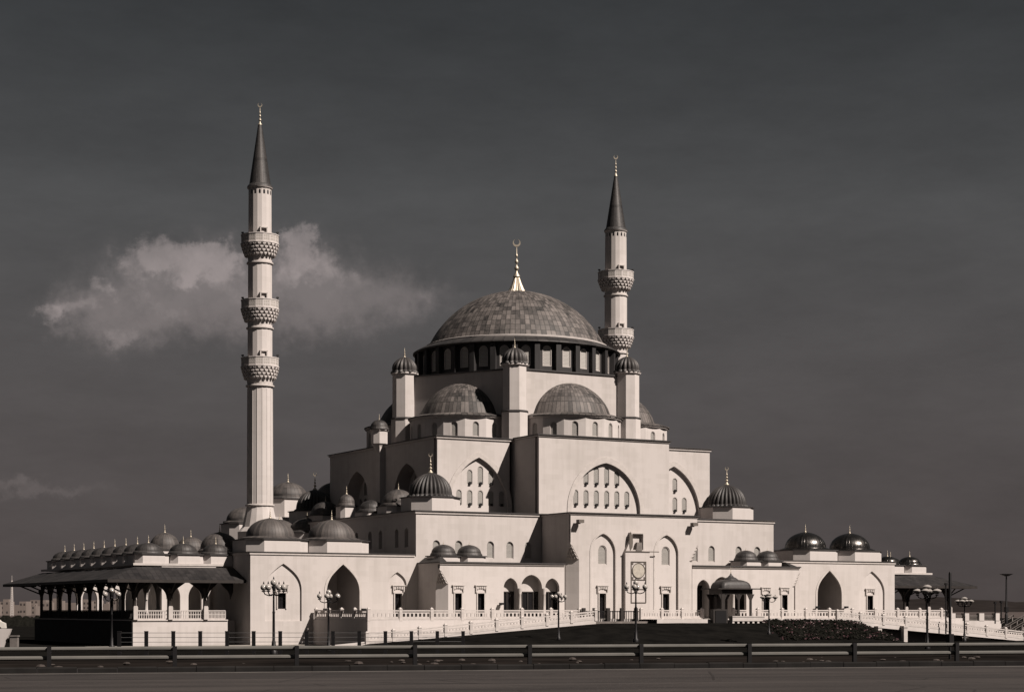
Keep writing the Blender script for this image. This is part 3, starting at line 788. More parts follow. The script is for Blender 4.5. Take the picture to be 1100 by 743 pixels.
for bx in ((f0, f0 + w, fz0, fz1), (f1 - w, f1, fz0, fz1), (f0 + w + .001, f1 - w - .001, fz0, fz0 + w), (f0 + w + .001, f1 - w - .001, fz1 - w, fz1), (f0 + w + .001, f1 - w - .001, 3.45, 3.45 + w), (f0 + w + .001, f1 - w - .001, 2.35, 2.35 + w * .7)):
    b.box(bx[0], bx[1], yy0, yy1, bx[2], bx[3])
b.build('panel_frame', M['bronze'], bay)
b = MB(); circ = lambda r: [(0.135 + r * cos(2 * pi * k / 28), 4.56 + r * sin(2 * pi * k / 28)) for k in range(28)]
b.panel(circ(0.91), [circ(0.84)], (0, PY - 0.60, 0), X, Y, 0.09)
for sx in (-1, 1):
    for sz in (-1, 1): b.box(0.135 + sx * 0.84 - 0.1, 0.135 + sx * 0.84 + 0.1, PY - 0.575, PY - 0.505, 4.56 + sz * 0.84 - 0.1, 4.56 + sz * 0.84 + 0.1)
b.build('roundel_ring', M['bronze'], bay)
b = MB(); b.panel(circ(0.828), [], (0, PY - 0.56, 0), X, Y, 0.05); b.build('roundel', M['disc'], bay)

# ---- mid block: y = -22.1, |x| < 9.3 and the side bays of the main hall: y = -16
MT = 20.55
b = MB(); big = arch(0.1, 11.3, 11.95, 17.75, 4.9, 16)
b.panel(rect(-9.3, 9.3, LH_T, MT), [big], (0, -22.12, 0), X, Y, 0.36); mpart(b, 'wall', M['stone'])
for s, face in ((-1, 'left'), (1, 'right')):
    xd, nd = frame_of(face); b = MB(); b.panel(rect(-21.2, -15.2, LH_T, MT), [], (s * 9.3, 0, 0), xd, nd, 0.6); mpart(b, 'wall', M['stone'])
def arch_wall(cx, y, scale, spots=True):
    """tympanum of two rows of windows under a big arch"""
    rows = [(k, 12.5, 14.5) for k in (-3.65, -2.2, -0.74, 0.74, 2.2, 3.65)] + [(-2.2, 15.05, 16.95), (-0.74, 15.05, 17.35), (0.74, 15.05, 17.35), (2.2, 15.05, 16.95)]
    if scale < 1: rows = [(k * 1.46, 12.5, 14.45) for k in (-2, -1, 0, 1, 2)] + [(-1.46, 15.05, 16.9), (0, 15.05, 17.35), (1.46, 15.05, 16.9)]
    return rows
rows = [(x - 0.33, z0, z1) for x, z0, z1 in arch_wall(0, 0, 1)]
b = MB(); b.panel(rect(-5.4, 5.3, LH_T + .3, 18.2), [arch(x, z0, z1 - 0.48, z1, 0.44, 6) for x, z0, z1 in rows], (0, -21.755, 0), X, Y, 0.4); mpart(b, 'tympanum', M['stone2'])
for x, z0, z1 in rows: add_window(mosque, 0.88, z1 - z0, ml(x, -21.66, z0), 0, None, True)
b = MB(); b.panel(arch(0.1, 11.3, 11.95, 18.5, 5.5, 16), [arch(0.1, 11.302, 11.95, 17.76, 4.903, 16)], (0, -22.20, 0), X, Y, 0.077); mpart(b, 'arch_moulding', M['trim'])
for s in (-1, 1):
    cx = s * 13.3
    b = MB(); b.panel(rect(min(s * 9.92, s * 19.76), max(s * 9.92, s * 19.76), LH_T, MT - .1), [arch(s * 14.25 if s < 0 else 13.3, 11.3, 13.0, 18.35, 4.0 if s > 0 else 4.3, 14)], (0, -16, 0), X, Y, 0.5) if False else \
        b.panel(rect(min(s * 9.92, s * 19.76), max(s * 9.92, s * 19.76), LH_T, MT - .1), [arch(s * 14.15, 11.3, 12.2, 18.3, 4.0, 14)], (0, -16, 0), X, Y, 0.36)
    mpart(b, 'wall', M['stone'])
    rows = arch_wall(0, 0, 0.8); cw = -13.75 if s < 0 else 13.1
    rows = [(cw + x, z0, z1) for x, z0, z1 in rows]
    b = MB(); b.panel(rect(min(s * 9.95, s * 18.9), max(s * 9.95, s * 18.9), LH_T + .3, 18.7), [arch(x, z0, z1 - 0.48, z1, 0.44, 6) for x, z0, z1 in rows if abs(x) > 10.5], (0, -15.635, 0), X, Y, 0.4)
    mpart(b, 'tympanum', M['stone2'])
    for x, z0, z1 in rows:
        if abs(x) > 10.5: add_window(mosque, 0.88, z1 - z0, ml(x, -15.54, z0), 0, None, True)
    b = MB(); b.panel(arch(s * 14.15, 11.3, 12.2, 19.0, 4.55, 14), [arch(s * 14.15, 11.302, 12.2, 18.31, 4.003, 14)], (0, -16.08, 0), X, Y, 0.077); mpart(b, 'arch_moulding', M['trim'])
    # flank of the hall: two tall arches and a pilaster
    xd, nd = frame_of('left' if s < 0 else 'right')
    b = MB(); b.panel(rect(-15.1, 16.2, LH_T, MT - .1), [arch(v, 11.3, 13.2, 17.95, 3.9, 12) for v in (-7.6, 7.4)], (s * 19.76, 0, 0), xd, nd, 1.9); mpart(b, 'wall', M['stone'])
    if s < 0:
        for v in (-7.6, 7.4):
            ws = [(v + k * 1.5, 12.4, 14.6) for k in (-2, -1, 0, 1, 2)] + [(v + k * 1.5, 15.0, 16.7) for k in (-1, 0, 1)]
            b = MB(); b.panel(rect(v - 4.3, v + 4.3, LH_T + .3, 18.3), [arch(x, z0, z1 - 0.48, z1, 0.44, 6) for x, z0, z1 in ws], (s * 17.855, 0, 0), xd, nd, 0.4); mpart(b, 'tympanum', M['stone2'])
            if v < 0:
                for x, z0, z1 in ws: add_window(mosque, 0.88, z1 - z0, ml(s * 17.72, x, z0), -pi / 2)
    else:
        b = MB(); b.box(18.2, 18.85, -15.0, 16, LH_T + .3, 18.3); mpart(b, 'tympanum', M['stone2'])
    b = MB(); x0, x1 = sorted((s * 19.77, s * 20.5)); b.box(x0, x1, -1.3, -0.1, LH_T + .2, MT - .1); mpart(b, 'pilaster', M['stone'])
b = MB(); b.box(-19.0, 19.0, 15.4, 16.2, LH_T, MT - .1); mpart(b, 'wall', M['stone'])
roof_slab(-19.76, 19.76, -16, 16.2, MT - 0.12, 0.28, 0.10)
b = MB(); b.box(-9.45, 9.45, -22.25, -16.2, MT + 0.02, MT + 0.2); mpart(b, 'cornice', M['trim'])
b = MB(); b.box(-9.58, 9.58, -22.4, -16.2, MT + 0.203, MT + 0.31); mpart(b, 'roof', M['cornice'])
# small oriel turret half way along the left flank, and its twin
for s in (-1, 1):
    t = MB(); t.lathe([(0.05, 19.6), (0.9, 21.2), (1.05, 21.3), (1.05, 22.9), (1.2, 22.95), (1.2, 23.1)], 8, phase=pi / 8)
    q = t.build('turret', M['stone2'], mosque, ml(s * 20.2, -0.5, -0.4))
    d = MB(); d.lathe(dome_profile(1.1, 0.95, 10, 0.15), 32, un=16, vn=3); d.build('cap', M['leaddk'], q, (0, 0, 23.1), smooth=50)
    add_finial(q, (0, 0, 24.3), 1.0)

# ---- hexagonal baldachin under the great dome
HX = 16.4; AP = HX * cos(pi / 6)
hexp = [(HX * cos(pi / 3 * k), HX * sin(pi / 3 * k)) for k in range(6)]
b = MB(); b.prism(hexp, MT - 0.3, 29.55); mpart(b, 'hexagon_wall', M['stone'])
b = MB(); b.prism([(x * 1.012, y * 1.012) for x, y in hexp], 29.553, 29.72); mpart(b, 'cornice', M['cornice'])
# corner towers
tw_me = None
for k in range(6):
    x, y = hexp[k]
    b = MB(); b.lathe([(1.72, 20.4), (1.72, 24.25), (1.55, 24.4), (1.55, 29.85), (1.78, 29.95), (1.78, 30.12)], 8, phase=pi / 8 + pi / 3 * k + pi)
    t = b.build('tower', M['stone2'], mosque, ml(x, y, 0))
    b = MB(); b.lathe([(1.76, 24.16), (1.82, 24.2), (1.82, 24.3), (1.6, 24.42)], 8, phase=pi / 8 + pi / 3 * k + pi); b.build('string_course', M['cornice'], t)
    d = MB(); d.lathe(dome_profile(1.58, 1.75, 14, 0.22, 0.06), 96, lobes=16, depth=0.14, un=16, vn=1); dd = d.build('cap', M['leaddk'], t, (0, 0, 30.12), smooth=50)
    add_finial(dd, (0, 0, 2.05), 1.5)
# half domes on the hexagon's faces, each over a windowed apse
for ang in (0, -60, 60, -120, 120, 180):
    a = R(ang); ox, oy = AP * sin(a), -AP * cos(a)
    b = MB()
    # shallow lead cap: part of a near-hemisphere whose axis stands YC inside the wall; local -y faces outwards
    YC, RB, RS, ZB = 1.7, 5.85, 6.075, 24.12
    zc0 = sqrt(RS * RS - RB * RB); n = 18; rows = []
    for i in range(n + 1):
        rr = RB - (RB - YC) * (i / n) ** 0.8; fm = math.acos(min(1, YC / rr)); z = ZB + sqrt(RS * RS - rr * rr) - zc0
        rows.append([(rr * sin(fm * (2 * k / 40 - 1)), YC - rr * cos(fm * (2 * k / 40 - 1)), z) for k in range(41)])
    us = [[math.atan2(p[0], YC - p[1]) * 11 + 40 for p in row] for row in rows]
    b.grid(rows, False, lambda p, q: (us[p][q], p * 0.55))
    AM = R(82); RW = 6.6; YW = RW * cos(AM)
    arc = lambda r_, k, n_: (r_ * sin(AM * (2 * k / n_ - 1)), YW - r_ * cos(AM * (2 * k / n_ - 1)))
    b.grid([[(*arc(r_, k, 40), z) for k in range(41)] for r_, z in ((RW + .28, 23.72), (RW + .28, 23.84), (5.95, 24.15))], False, lambda p, q: (q / 40 * 26, p))
    hd = b.build('half_dome', M['leadlt'] if ang > -100 else M['leaddk'], mosque, ml(ox, oy, 0), a, 60)
    visible = ang in (0, -60, 60, -120)
    nw = 7; w = MB()
    for k in range(nw):                        # apse wall: one flat panel per window
        p0 = Vector((*arc(RW, k, nw), 0)); p1 = Vector((*arc(RW, k + 1, nw), 0))
        ln = (p1 - p0).length; xd = (p1 - p0) / ln; nd = Vector((-xd.y, xd.x, 0))
        if nd.y < 0: nd = -nd
        w.panel(rect(0, ln, 20.3, 23.7), [arch(ln / 2, 21.15, 22.55, 23.0, 0.43, 6)], p0, xd, nd, 0.4)
        if visible:
            mid = (p0 + p1) / 2 + nd * 0.16
            add_window(hd, 0.86, 1.85, (mid.x, mid.y, 21.15), atan2(xd.y, xd.x))
    w.build('apse_wall', M['stone2'], hd)
    c = MB(); c.grid([[(*arc(RW + o, k, nw * 4), z) for k in range(nw * 4 + 1)] for o, z in ((0.0, 23.5), (0.14, 23.55), (0.16, 23.715), (-0.4, 23.716))]); c.build('cornice', M['trim'], hd)

# ---- drum with windows and buttresses, great dome
b = MB(); nwin = 30; rr = 12.95
drum = None
w = MB()
for k in range(nwin):
    a0, a1 = 2 * pi * k / nwin, 2 * pi * (k + 1) / nwin
    p0 = Vector((rr * cos(a0), rr * sin(a0), 0)); p1 = Vector((rr * cos(a1), rr * sin(a1), 0))
    ln = (p1 - p0).length; xd = (p1 - p0) / ln; nd = Vector((-xd.y, xd.x, 0))
    if nd.dot(-(p0 + p1)) < 0: nd = -nd
    w.panel(rect(0, ln, 29.72, 33.4), [arch(ln / 2, 30.45, 32.45, 33.05, 0.58, 6)], p0, xd, nd, 0.35)
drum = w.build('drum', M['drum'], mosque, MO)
for k in range(nwin):
    a0, a1 = 2 * pi * k / nwin, 2 * pi * (k + 1) / nwin; am = (a0 + a1) / 2
    if Vector((cos(am), sin(am), 0)).dot(-FW) > -0.12:
        d = rr * cos(pi / nwin) - 0.07
        add_window(drum, 1.16, 2.6, (d * cos(am), d * sin(am), 30.45), am + pi / 2, M['lattice2'])
for k in range(nwin):
    a = 2 * pi * k / nwin; u = Vector((cos(a), sin(a), 0)); s = Vector((-u.y, u.x, 0))
    q = MB()
    P = lambda r, t: tuple((u * r + s * t).xy)
    q.prism([P(12.6, -0.40), P(13.45, -0.33), P(13.45, 0.33), P(12.6, 0.40)], 29.722, 33.3)
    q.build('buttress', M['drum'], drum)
b = MB(); b.lathe([(12.4, 33.32), (13.62, 33.36), (13.72, 33.45), (13.70, 33.56), (12.9, 34.02), (12.02, 34.33)], 90, un=60, vn=3); b.build('gutter', M['leaddk'], drum, smooth=30)
b = MB(); b.lathe([(12.03, 34.30), (12.05, 34.50), (11.9, 34.56), (11.7, 34.54)], 90); b.build('cornice', M['trim'], drum, smooth=30)
b = MB(); pr = []
base, rise = 11.7, 7.45; RD = (base * base + rise * rise) / (2 * rise); a1 = math.asin(base / RD)
for k in range(41):
    a = a1 * (1 - k / 40); pr.append((max(RD * sin(a), 0.02), 34.45 + rise - RD * (1 - cos(a))))
b.lathe(pr, 128, un=108, vn=17)
gd = b.build('great_dome', M['leadlt'], mosque, MO, smooth=60)
b = MB(); b.lathe([(1.42, 41.55), (1.30, 41.7), (0.95, 42.3), (0.62, 43.1), (0.36, 43.9), (0.2, 44.4)], 36, lobes=18, depth=0.12); b.build('finial_base', M['gold'], gd, smooth=40)
add_finial(gd, (0, 0, 43.9), 5.1, True, 0.85)

# ---- ribbed domes on the corners of the lower hall, small domes along its left aisle
for x, y in ((-21.4, -17.5), (21.4, -17.5), (-21.4, 17.5), (21.4, 17.5)):
    add_dome(mosque, 'ribbed_dome', ml(x, y, 13.2), 2.55, 2.55, M['leaddk'], (3.2, 1.8, 1.95), 0.30, 28, 0.10, 28, 1, 2.4, True, 168)
add_dome(mosque, 'dome', ml(-22.6, -11.2, 12.45), 2.0, 1.7, M['lead'], (2.2, 0.9, 1.1), 0.2, 0, 0, 24, 4, 1.0)
add_dome(mosque, 'dome', ml(-24.0, -6.4, 11.95), 1.5, 1.1, M['leaddk'], (1.7, 0.6, 0.8), 0.2, 0, 0, 20, 4, 0.0)
add_dome(mosque, 'dome', ml(-24.3, 0.4, 13.0), 1.05, 1.15, M['lead'], (1.15, 0.45, 1.9), 0.15, 0, 0, 20, 3, 1.3)
add_dome(mosque, 'dome', ml(-22.8, 10.6, 12.3), 1.9, 1.5, M['leaddk'], (2.1, 0.8, 1.0), 0.2, 0, 0, 24, 4, 0.9)

# ---- courtyard ranges behind the left wing: flat roofs with domes
b = MB(); xs_ = [-50.5 + 2.75 * k for k in range(10)]
b.panel(rect(-46.5, -38.5, FL, 5.6), [arch(x, FL, 1.5, 3.1, 0.85, 8) for x in xs_[2:5]], (0, 6, 0), X, Y, 0.5); mpart(b, 'courtyard_wall', M['stone2'])
b = MB(); b.panel(rect(-56.4, -46.6, FL, 4.2), [arch(x, FL, 1.2, 2.9, 0.95, 8) for x in (-54.9, -52.3, -49.7, -47.7)], (0, 17, 0), X, Y, 0.5); mpart(b, 'courtyard_wall', M['stone2'])
b = MB(); b.box(-46.5, -25.6, 10, 24, FL, 5.6); mpart(b, 'wall', M['stone'])
b = MB(); b.box(-46.6, -25.6, 5.85, 24.1, 5.603, 5.75); mpart(b, 'roof', M['cornice'])
b = MB(); b.box(-38.5, -25.6, -10.99, 9.99, FL, 5.6); mpart(b, 'wall', M['stone'])
b = MB(); b.box(-38.6, -25.6, -10.98, 5.84, 5.603, 5.75); mpart(b, 'roof', M['cornice'])
b = MB(); b.box(-52.3, -38.6, -11, 9.9, FL - .1, FL - .02); mpart(b, 'courtyard_floor', M['paving'])
for px, yb, t_, r, h, ped, fn in ((236, 592, 231, 2.45, 2.1, (2.8, 1.1, 1.5), 1.4), (177, 590, 233, 1.9, 1.85, (2.2, 0.9, 1.6), 1.3), (262, 562, 238, 2.3, 1.8, (2.6, 1.0, 4.6), 0),
                      (205, 592, 240, 1.9, 1.6, (2.2, 0.9, 1.8), 1.2), (300, 575, 240, 2.3, 1.8, (2.6, 1.0, 3.2), 1.0), (330, 572, 238, 2.3, 1.6, (2.6, 1.0, 3.4), 1.0)):
    p = at(px, yb, t_); add_dome(mosque, 'dome', ml(p.x, p.y, p.z), r, h, M['lead'], ped, 0.3, 0, 0, 28, 4, fn)
b = MB(); b.box(-27.0, 12.0, 22.6, 38, FL, 12.6); mpart(b, 'wall', M['stone'])
for px, tt in ((309.4, 258), (360, 258)):
    p = at(px, 536, tt); add_dome(mosque, 'dome', ml(p.x, p.y, p.z), 2.75, 2.1, M['lead'] if px < 320 else M['leaddk'], (2.9, 1.2, 3.2), 0.25, 0, 0, 28, 4, 1.6)

# ==================================================================
# MINARETS
# ==================================================================
def minaret(label, px, t, ybase_cone, ytip, yfin, balconies, yring, ybottom, r_sh, r_low, rb):
    """slender shaft of 16 flat facets with muqarnas balconies and a conical lead spire"""
    c = at(px, 654, t); K = t / FPX; zz = lambda y: (654 - y) * K
    zb = -3.9
    zf = lambda y, r_: (654 - y) * (t - r_) / FPX      # a near rim is seen from closer by
    root = thing('minaret', label, 'minaret', (c.x, c.y, zb), 0, 'minarets of the mosque')
    off = -zb
    ph = pi / 16
    def add(mb, name, m, smooth=None, parent=None): return mb.build(name, m, parent or root, (0, 0, off) if parent is None else (0, 0, 0), 0, smooth)
    rt = r_sh * 0.98
    b = MB(); zc = zf(ybase_cone, r_sh)
    pts = [(rt * 1.0, zc)]
    n = len(balconies)
    zs = [zf(y, rb) for y in balconies]
    prof = [(r_low, zz(yring) - 0.3), (r_low, zz(yring))]
    rads = [r_low] + [r_sh * (1 + 0.03 * k) for k in (2, 1, 0)][-n:]
    z = zz(yring)
    for k in range(n):
        prof.append((rads[k] * (1.0 if k else 0.97), zs[n - 1 - k] - 2.3)); prof.append((rads[k + 1], zs[n - 1 - k] - 0.9))
    prof.append((rt, zc)); prof.append((rt * 0.5, zc + .02))
    b.lathe(prof, 16, phase=ph); add(b, 'shaft', M['stone2'])
    # thin raised fillets at the facet edges
    b = MB()
    for k in range(16):
        a = ph + 2 * pi * k / 16
        for z0, z1, r0, r1 in ((zz(yring), zs[-1] - 3.9, r_low, r_low * .972),):
            b.tube((r0 * cos(a), r0 * sin(a), z0), (r1 * cos(a), r1 * sin(a), z1), 0.035, 5)
    add(b, 'fillets', M['stone2'])
    b = MB(); rw = r_low * 1.38
    zr = zz(yring); zbt = zz(ybottom)
    b.lathe([(rw, zbt), (r_low * 1.06, zr - 0.4), (r_low * 1.02, zr - 0.02)], 16, phase=ph)
    b.lathe([(rw * 1.25, zb), (rw * 1.25, zbt - 0.6), (rw, zbt)], 16, phase=ph)
    add(b, 'flared_base', M['stone2'])
    b = MB(); b.lathe([(r_low + 0.02, zr - 0.12), (r_low + 0.2, zr - 0.03), (r_low + 0.2, zr + 0.1), (r_low + 0.02, zr + 0.18)], 32); add(b, 'ring', M['trim'], 50)
    for k, ztop in enumerate(zs):
        rl = rads[n - 1 - k]; m0 = r_sh
        # balcony: parapet panels on a deck, three tiers of stalactites below
        q = MB()
        hpar = 1.10
        q.lathe([(rb - 0.12, ztop - hpar), (rb, ztop - hpar + .02), (rb, ztop - 0.12), (rb + 0.06, ztop - 0.11), (rb + 0.06, ztop), (rb - 0.16, ztop), (rb - 0.16, ztop - hpar), (m0 - 0.1, ztop - hpar)], 16, phase=ph)
        q.lathe([(rb + 0.10, ztop - hpar - 0.10), (rb + 0.10, ztop - hpar - 0.005), (rb - .11, ztop - hpar)], 16, phase=ph)
        nface = len(q.f); g = q
        for j in range(16):      # sunk grille panels of the parapet
            a = ph + 2 * pi * (j + 0.5) / 16; u = Vector((cos(a), sin(a), 0)); s = Vector((-u.y, u.x, 0)); rr = rb * cos(pi / 16) + 0.012
            for o in (-0.27, 0, 0.27):
                for zc2 in (0.35, 0.72):
                    c0 = u * rr + s * o
                    g.face([c0 - s * .1 + Z * (ztop - hpar + zc2 - .13), c0 + s * .1 + Z * (ztop - hpar + zc2 - .13), c0 + s * .1 + Z * (ztop - hpar + zc2 + .13), c0 - s * .1 + Z * (ztop - hpar + zc2 + .13)])
        bal = add(q, 'balcony', M['stone2']); bal.data.materials.append(M['grille'])
        for p_ in bal.data.polygons:
            if p_.index >= nface: p_.material_index = 1
        mq = MB(); ztb = ztop - hpar - 0.10; dep = 1.6
        tiers = 4
        mq.lathe([(rl - 0.05, ztb - dep - 0.5), (rl + 0.02, ztb - dep), (rl + (rb - rl) * 0.34, ztb - dep * .66), (rl + (rb - rl) * 0.60, ztb - dep * .33), (rb - 0.14, ztb - 0.05), (rb, ztb)], 32)
        for ti in range(tiers):
            f = (ti + 1) / tiers; r0 = rl + (rb - rl) * (0.22 + 0.80 * f ** 0.62); z1 = ztb - dep * (1 - f) * 0.95 - 0.02; hh = dep / tiers * 1.0
            cnt = 24
            for j in range(cnt):
                a = 2 * pi * (j + (0.5 if ti % 2 else 0)) / cnt; u = Vector((cos(a), sin(a), 0)); s = Vector((-u.y, u.x, 0)); wv = r0 * pi / cnt * 0.72
                ri = r0 - 0.34
                P0 = u * r0
                mq.face([P0 - s * wv + Z * z1, P0 + s * wv + Z * z1, P0 + s * wv * .8 + Z * (z1 - hh * .45), u * (r0 - .1) + Z * (z1 - hh), P0 - s * wv * .8 + Z * (z1 - hh * .45)])
                mq.face([P0 - s * wv + Z * z1, P0 - s * wv * .8 + Z * (z1 - hh * .45), u * ri - s * wv * .8 + Z * (z1 - hh * .45), u * ri - s * wv + Z * z1])
                mq.face([P0 + s * wv + Z * z1, u * ri + s * wv + Z * z1, u * ri + s * wv * .8 + Z * (z1 - hh * .45), P0 + s * wv * .8 + Z * (z1 - hh * .45)])
                mq.face([P0 - s * wv * .8 + Z * (z1 - hh * .45), u * (r0 - .1) + Z * (z1 - hh), u * ri - s * wv * .8 + Z * (z1 - hh * .45)])
                mq.face([P0 + s * wv * .8 + Z * (z1 - hh * .45), u * ri + s * wv * .8 + Z * (z1 - hh * .45), u * (r0 - .1) + Z * (z1 - hh)])
                mq.face([P0 - s * wv + Z * z1, u * ri - s * wv + Z * z1, u * ri + s * wv + Z * z1, P0 + s * wv + Z * z1])
        mq.build('muqarnas', M['stone2'], bal)
        rg = MB(); zr2 = ztb - dep - 0.75; rg.lathe([(rl - 0.02, zr2 - 0.1), (rl + 0.16, zr2 - 0.05), (rl + 0.16, zr2 + 0.12), (rl - 0.02, zr2 + 0.2)], 32); rg.build('ring', M['trim'], bal, smooth=50)
        # door onto the balcony: a thin projecting frame that throws its own shadow
        dd = MB(); a = atan2(-FW.y, -FW.x) + 0.42; u = Vector((cos(a), sin(a), 0)); s = Vector((-u.y, u.x, 0)); rr = m0 * cos(pi / 16) - 0.02
        for o, z0, z1, ww in ((0.42, ztop - hpar, ztop + 0.75, 0.07), (-0.42, ztop - hpar, ztop + 0.75, 0.07), (0.0, ztop + 0.68, ztop + 0.80, 0.5)):
            c0 = u * rr + s * o; c1 = c0 + u * 0.35
            pl = [c0 - s * ww, c0 + s * ww, c1 + s * ww, c1 - s * ww]
            dd.prism([(p.x, p.y) for p in pl], z0, z1)
        dd.build('door_frame', M['trim'], bal)
        for ang in (0.0, pi * .95):
            lp = MB()
            p = RT * (rb - 0.15) * cos(ang) ; lp.tube((p.x, p.y, ztop), (p.x, p.y, ztop + 0.28), 0.04, 6); lp.box(p.x - .13, p.x + .13, p.y - .13, p.y + .13, ztop + 0.28, ztop + 0.46)
            lp.build('floodlight', M['iron'], bal)
    b = MB()
    for j in range(16):          # small openings under the eave
        a = ph + 2 * pi * (j + 0.5) / 16; u = Vector((cos(a), sin(a), 0)); s = Vector((-u.y, u.x, 0)); rr = rt * cos(pi / 16) + 0.012
        b.face([u * rr - s * .12 + Z * (zc - 0.85), u * rr + s * .12 + Z * (zc - 0.85), u * rr + s * .12 + Z * (zc - 0.42), u * rr + Z * (zc - 0.28), u * rr - s * .12 + Z * (zc - 0.42)])
    add(b, 'openings', M['glass'])
    b = MB(); b.lathe([(rt, zc - 0.12), (rt + 0.14, zc - 0.02), (rt + 0.16, zc + 0.12)], 32); add(b, 'cornice', M['trim'], 50)
    b = MB(); zt = zz(ytip); b.lathe([(rt + 0.18, zc + 0.1), (rt + 0.14, zc + 0.25), (rt * 0.93, zc + 0.55), (0.24, zt)], 32, un=16, vn=5); sp = add(b, 'spire', M['leaddk'], 30)
    add_finial(sp, (0, 0, zt - 0.05), zz(yfin) - zt + 0.05, True, 0.75)
    return root
minaret('tallest slender cream minaret with three balconies rising over the left wing', 279.3, 228, 200, 134, 110, (249, 319.5, 382), 543, 566, 1.47, 1.63, 2.36)
minaret('shorter looking cream minaret rising behind the great dome on its right', 661.5, 268, 246.8, 189, 166, (289, 351.5, 408), 500, 520, 1.60, 1.75, 2.62)

# ==================================================================
# TIMBER-EAVED ARCADES at both ends
# ==================================================================
def arcade(sgn, label):
    root = thing('arcade', label, 'arcade', (sgn * 57, -17, -1.2))
    ml2 = lambda x, y, z: (x - sgn * 57, y + 17, z + 1.2)
    O = ml2(0, 0, 0)
    def add(mb, name, m, smooth=None): return mb.build(name, m, root, O, 0, smooth)
    xo, xi = 57.0, 45.75; y0, y1 = -17.0, 22.0
    sx = lambda a, b_: tuple(sorted((sgn * a, sgn * b_)))
    # base walls and floor (the base stands further out than the roof parapet)
    XR, YR = xo, y0; xo, y0 = 58.0, -19.4; xi = 47.3
    b = MB(); x0, x1 = sx(xi, xo); b.box(x0, x1, y0, y0 + 0.5, GL, -1.25)
    b2_ = MB(); b2_.box(*sx(45.64, 47.29), y0 + 2.2, y0 + 2.6, GL, -1.25); add(b2_, 'base_wall', M['stone2'])
    xa, xb = sx(xo - 0.5, xo); add(b, 'base_wall', M['stone2']); b = MB(); b.box(xa, xb, y0 + 0.502, y1, GL, -1.25); add(b, 'base_wall', M['shaded_side'])  # side wall gets the darkened stone: its shade is in the colour
    b = MB(); b.box(x0, x1, y0 - 0.12, y0 + 0.6, -1.247, -1.12); xa, xb = sx(xo - 0.6, xo + 0.12); b.box(xa, xb, y0 + 0.602, y1, -1.247, -1.12); add(b, 'coping', M['trim'])
    b = MB(); b.box(*sx(xi, xo - .61), y0 + 0.61, y1, -1.6, -1.2); add(b, 'floor', M['paving'])
    # columns and pointed timber arches
    side_v = [y0 + 4.33 * k for k in range(10)]; front_u = [58.0, 53.85, 49.85, 46.6]
    cols = [(xo - 0.25, v) for v in side_v[1:]] + [(u - (0.25 if u > 56 else 0), y0 + 0.25) for u in front_u[:3]]
    cols += [(xo - 5.6, v) for v in side_v[2:6]] 
    cb = MB(); cb.lathe([(0.30, 0), (0.30, 0.18), (0.21, 0.26), (0.18, 2.75), (0.24, 2.8), (0.20, 2.85), (0.40, 3.4), (0.42, 3.55)], 12); cm = cb.mesh('column', 50); cm.materials.append(M['wood'])
    cm2 = cm.copy(); cm2.materials[0] = M['stone2']
    for i, (u, v) in enumerate(cols): place('column', cm if u > xo - 2 or v < -19 else cm2, root, ml2(sgn * u, v, -1.2))
    def arch_panel(p, q, z0, z1, m=M['wood'], name='timber_arch'):
        p, q = Vector((*p, 0)), Vector((*q, 0)); ln = (q - p).length; xd = (q - p) / ln; nd = Vector((-xd.y, xd.x, 0)); bb = MB()
        out = [(0.0, z1), (0.0, 1.9)] + [(x, z) for x, z in arc_pts(ln / 2, 1.1, ln / 2 - 0.30, 1.95, 10, 0.25)][::-1] + [(ln, 1.9), (ln, z1)]
        bb.panel(out, [], p - nd * 0.12, xd, nd, 0.24); add(bb, name, m)
    for a, c in zip(front_u[:-1], front_u[1:]):
        arch_panel((sgn * (a - (0.25 if a > 56 else 0)), y0 + 0.25), (sgn * c, y0 + 0.25), 0, 3.62)
    for a, c in zip(side_v[:-1], side_v[1:]): arch_panel((sgn * (xo - 0.25), max(a, y0 + .5)), (sgn * (xo - 0.25), c), 0, 3.62)
    for a, c in zip(side_v[2:5], side_v[3:6]): arch_panel((sgn * (xo - 5.6), a), (sgn * (xo - 5.6), c), 0, 3.5, M['stone2'], 'stone_arch')
    # ceiling and hipped timber eave
    b = MB(); b.box(*sx(45.7, xo - .4), y0 + .4, y0 + 6.6, 3.3, 3.4); b.box(*sx(52.6, xo - .4), y0 + 6.602, y1 + .4, 3.3, 3.4); add(b, 'ceiling', M['wood'])
    xo, y0, xi = XR, YR, 45.75
    xe, ye = xo + 4.25, y0 - 4.1; ze, zt = 3.18, 4.62
    b = MB(); A = lambda x, y, z: (sgn * x, y, z)
    top = [A(xi, y0 - 0.05, zt), A(xo + 0.05, y0 - 0.05, zt), A(xo + 0.05, y1, zt), A(xo + .05, y1 + .05, zt)]
    eav = [A(xi, ye, ze), A(xe, ye, ze), A(xe, y1 + 3.2, ze), A(xo, y1 + 3.2, ze)]
    b.face([eav[0], eav[1], top[1], top[0]], [(0, 0), (24, 0), (18, 4), (0, 4)]); b.face([eav[1], eav[2], top[2], top[1]], [(0, 0), (70, 0), (64, 4), (5, 4)]); b.face([eav[2], eav[3], top[2]], [(0, 0), (8, 0), (4, 4)])
    add(b, 'eave_roof', M['eave'])
    b = MB(); d = -0.32
    e2 = [(x, y, z + d) for x, y, z in eav]; t2 = [(x, y, z - 0.3) for x, y, z in top]
    b.face([e2[0], e2[1], t2[1], t2[0]]); b.face([e2[1], e2[2], t2[2], t2[1]]); b.face([e2[2], e2[3], t2[2]])
    for i in range(3): b.face([eav[i], eav[i + 1], e2[i + 1], e2[i]])
    b.face([eav[0], e2[0], t2[0], top[0]])
    add(b, 'soffit', M['wood'])
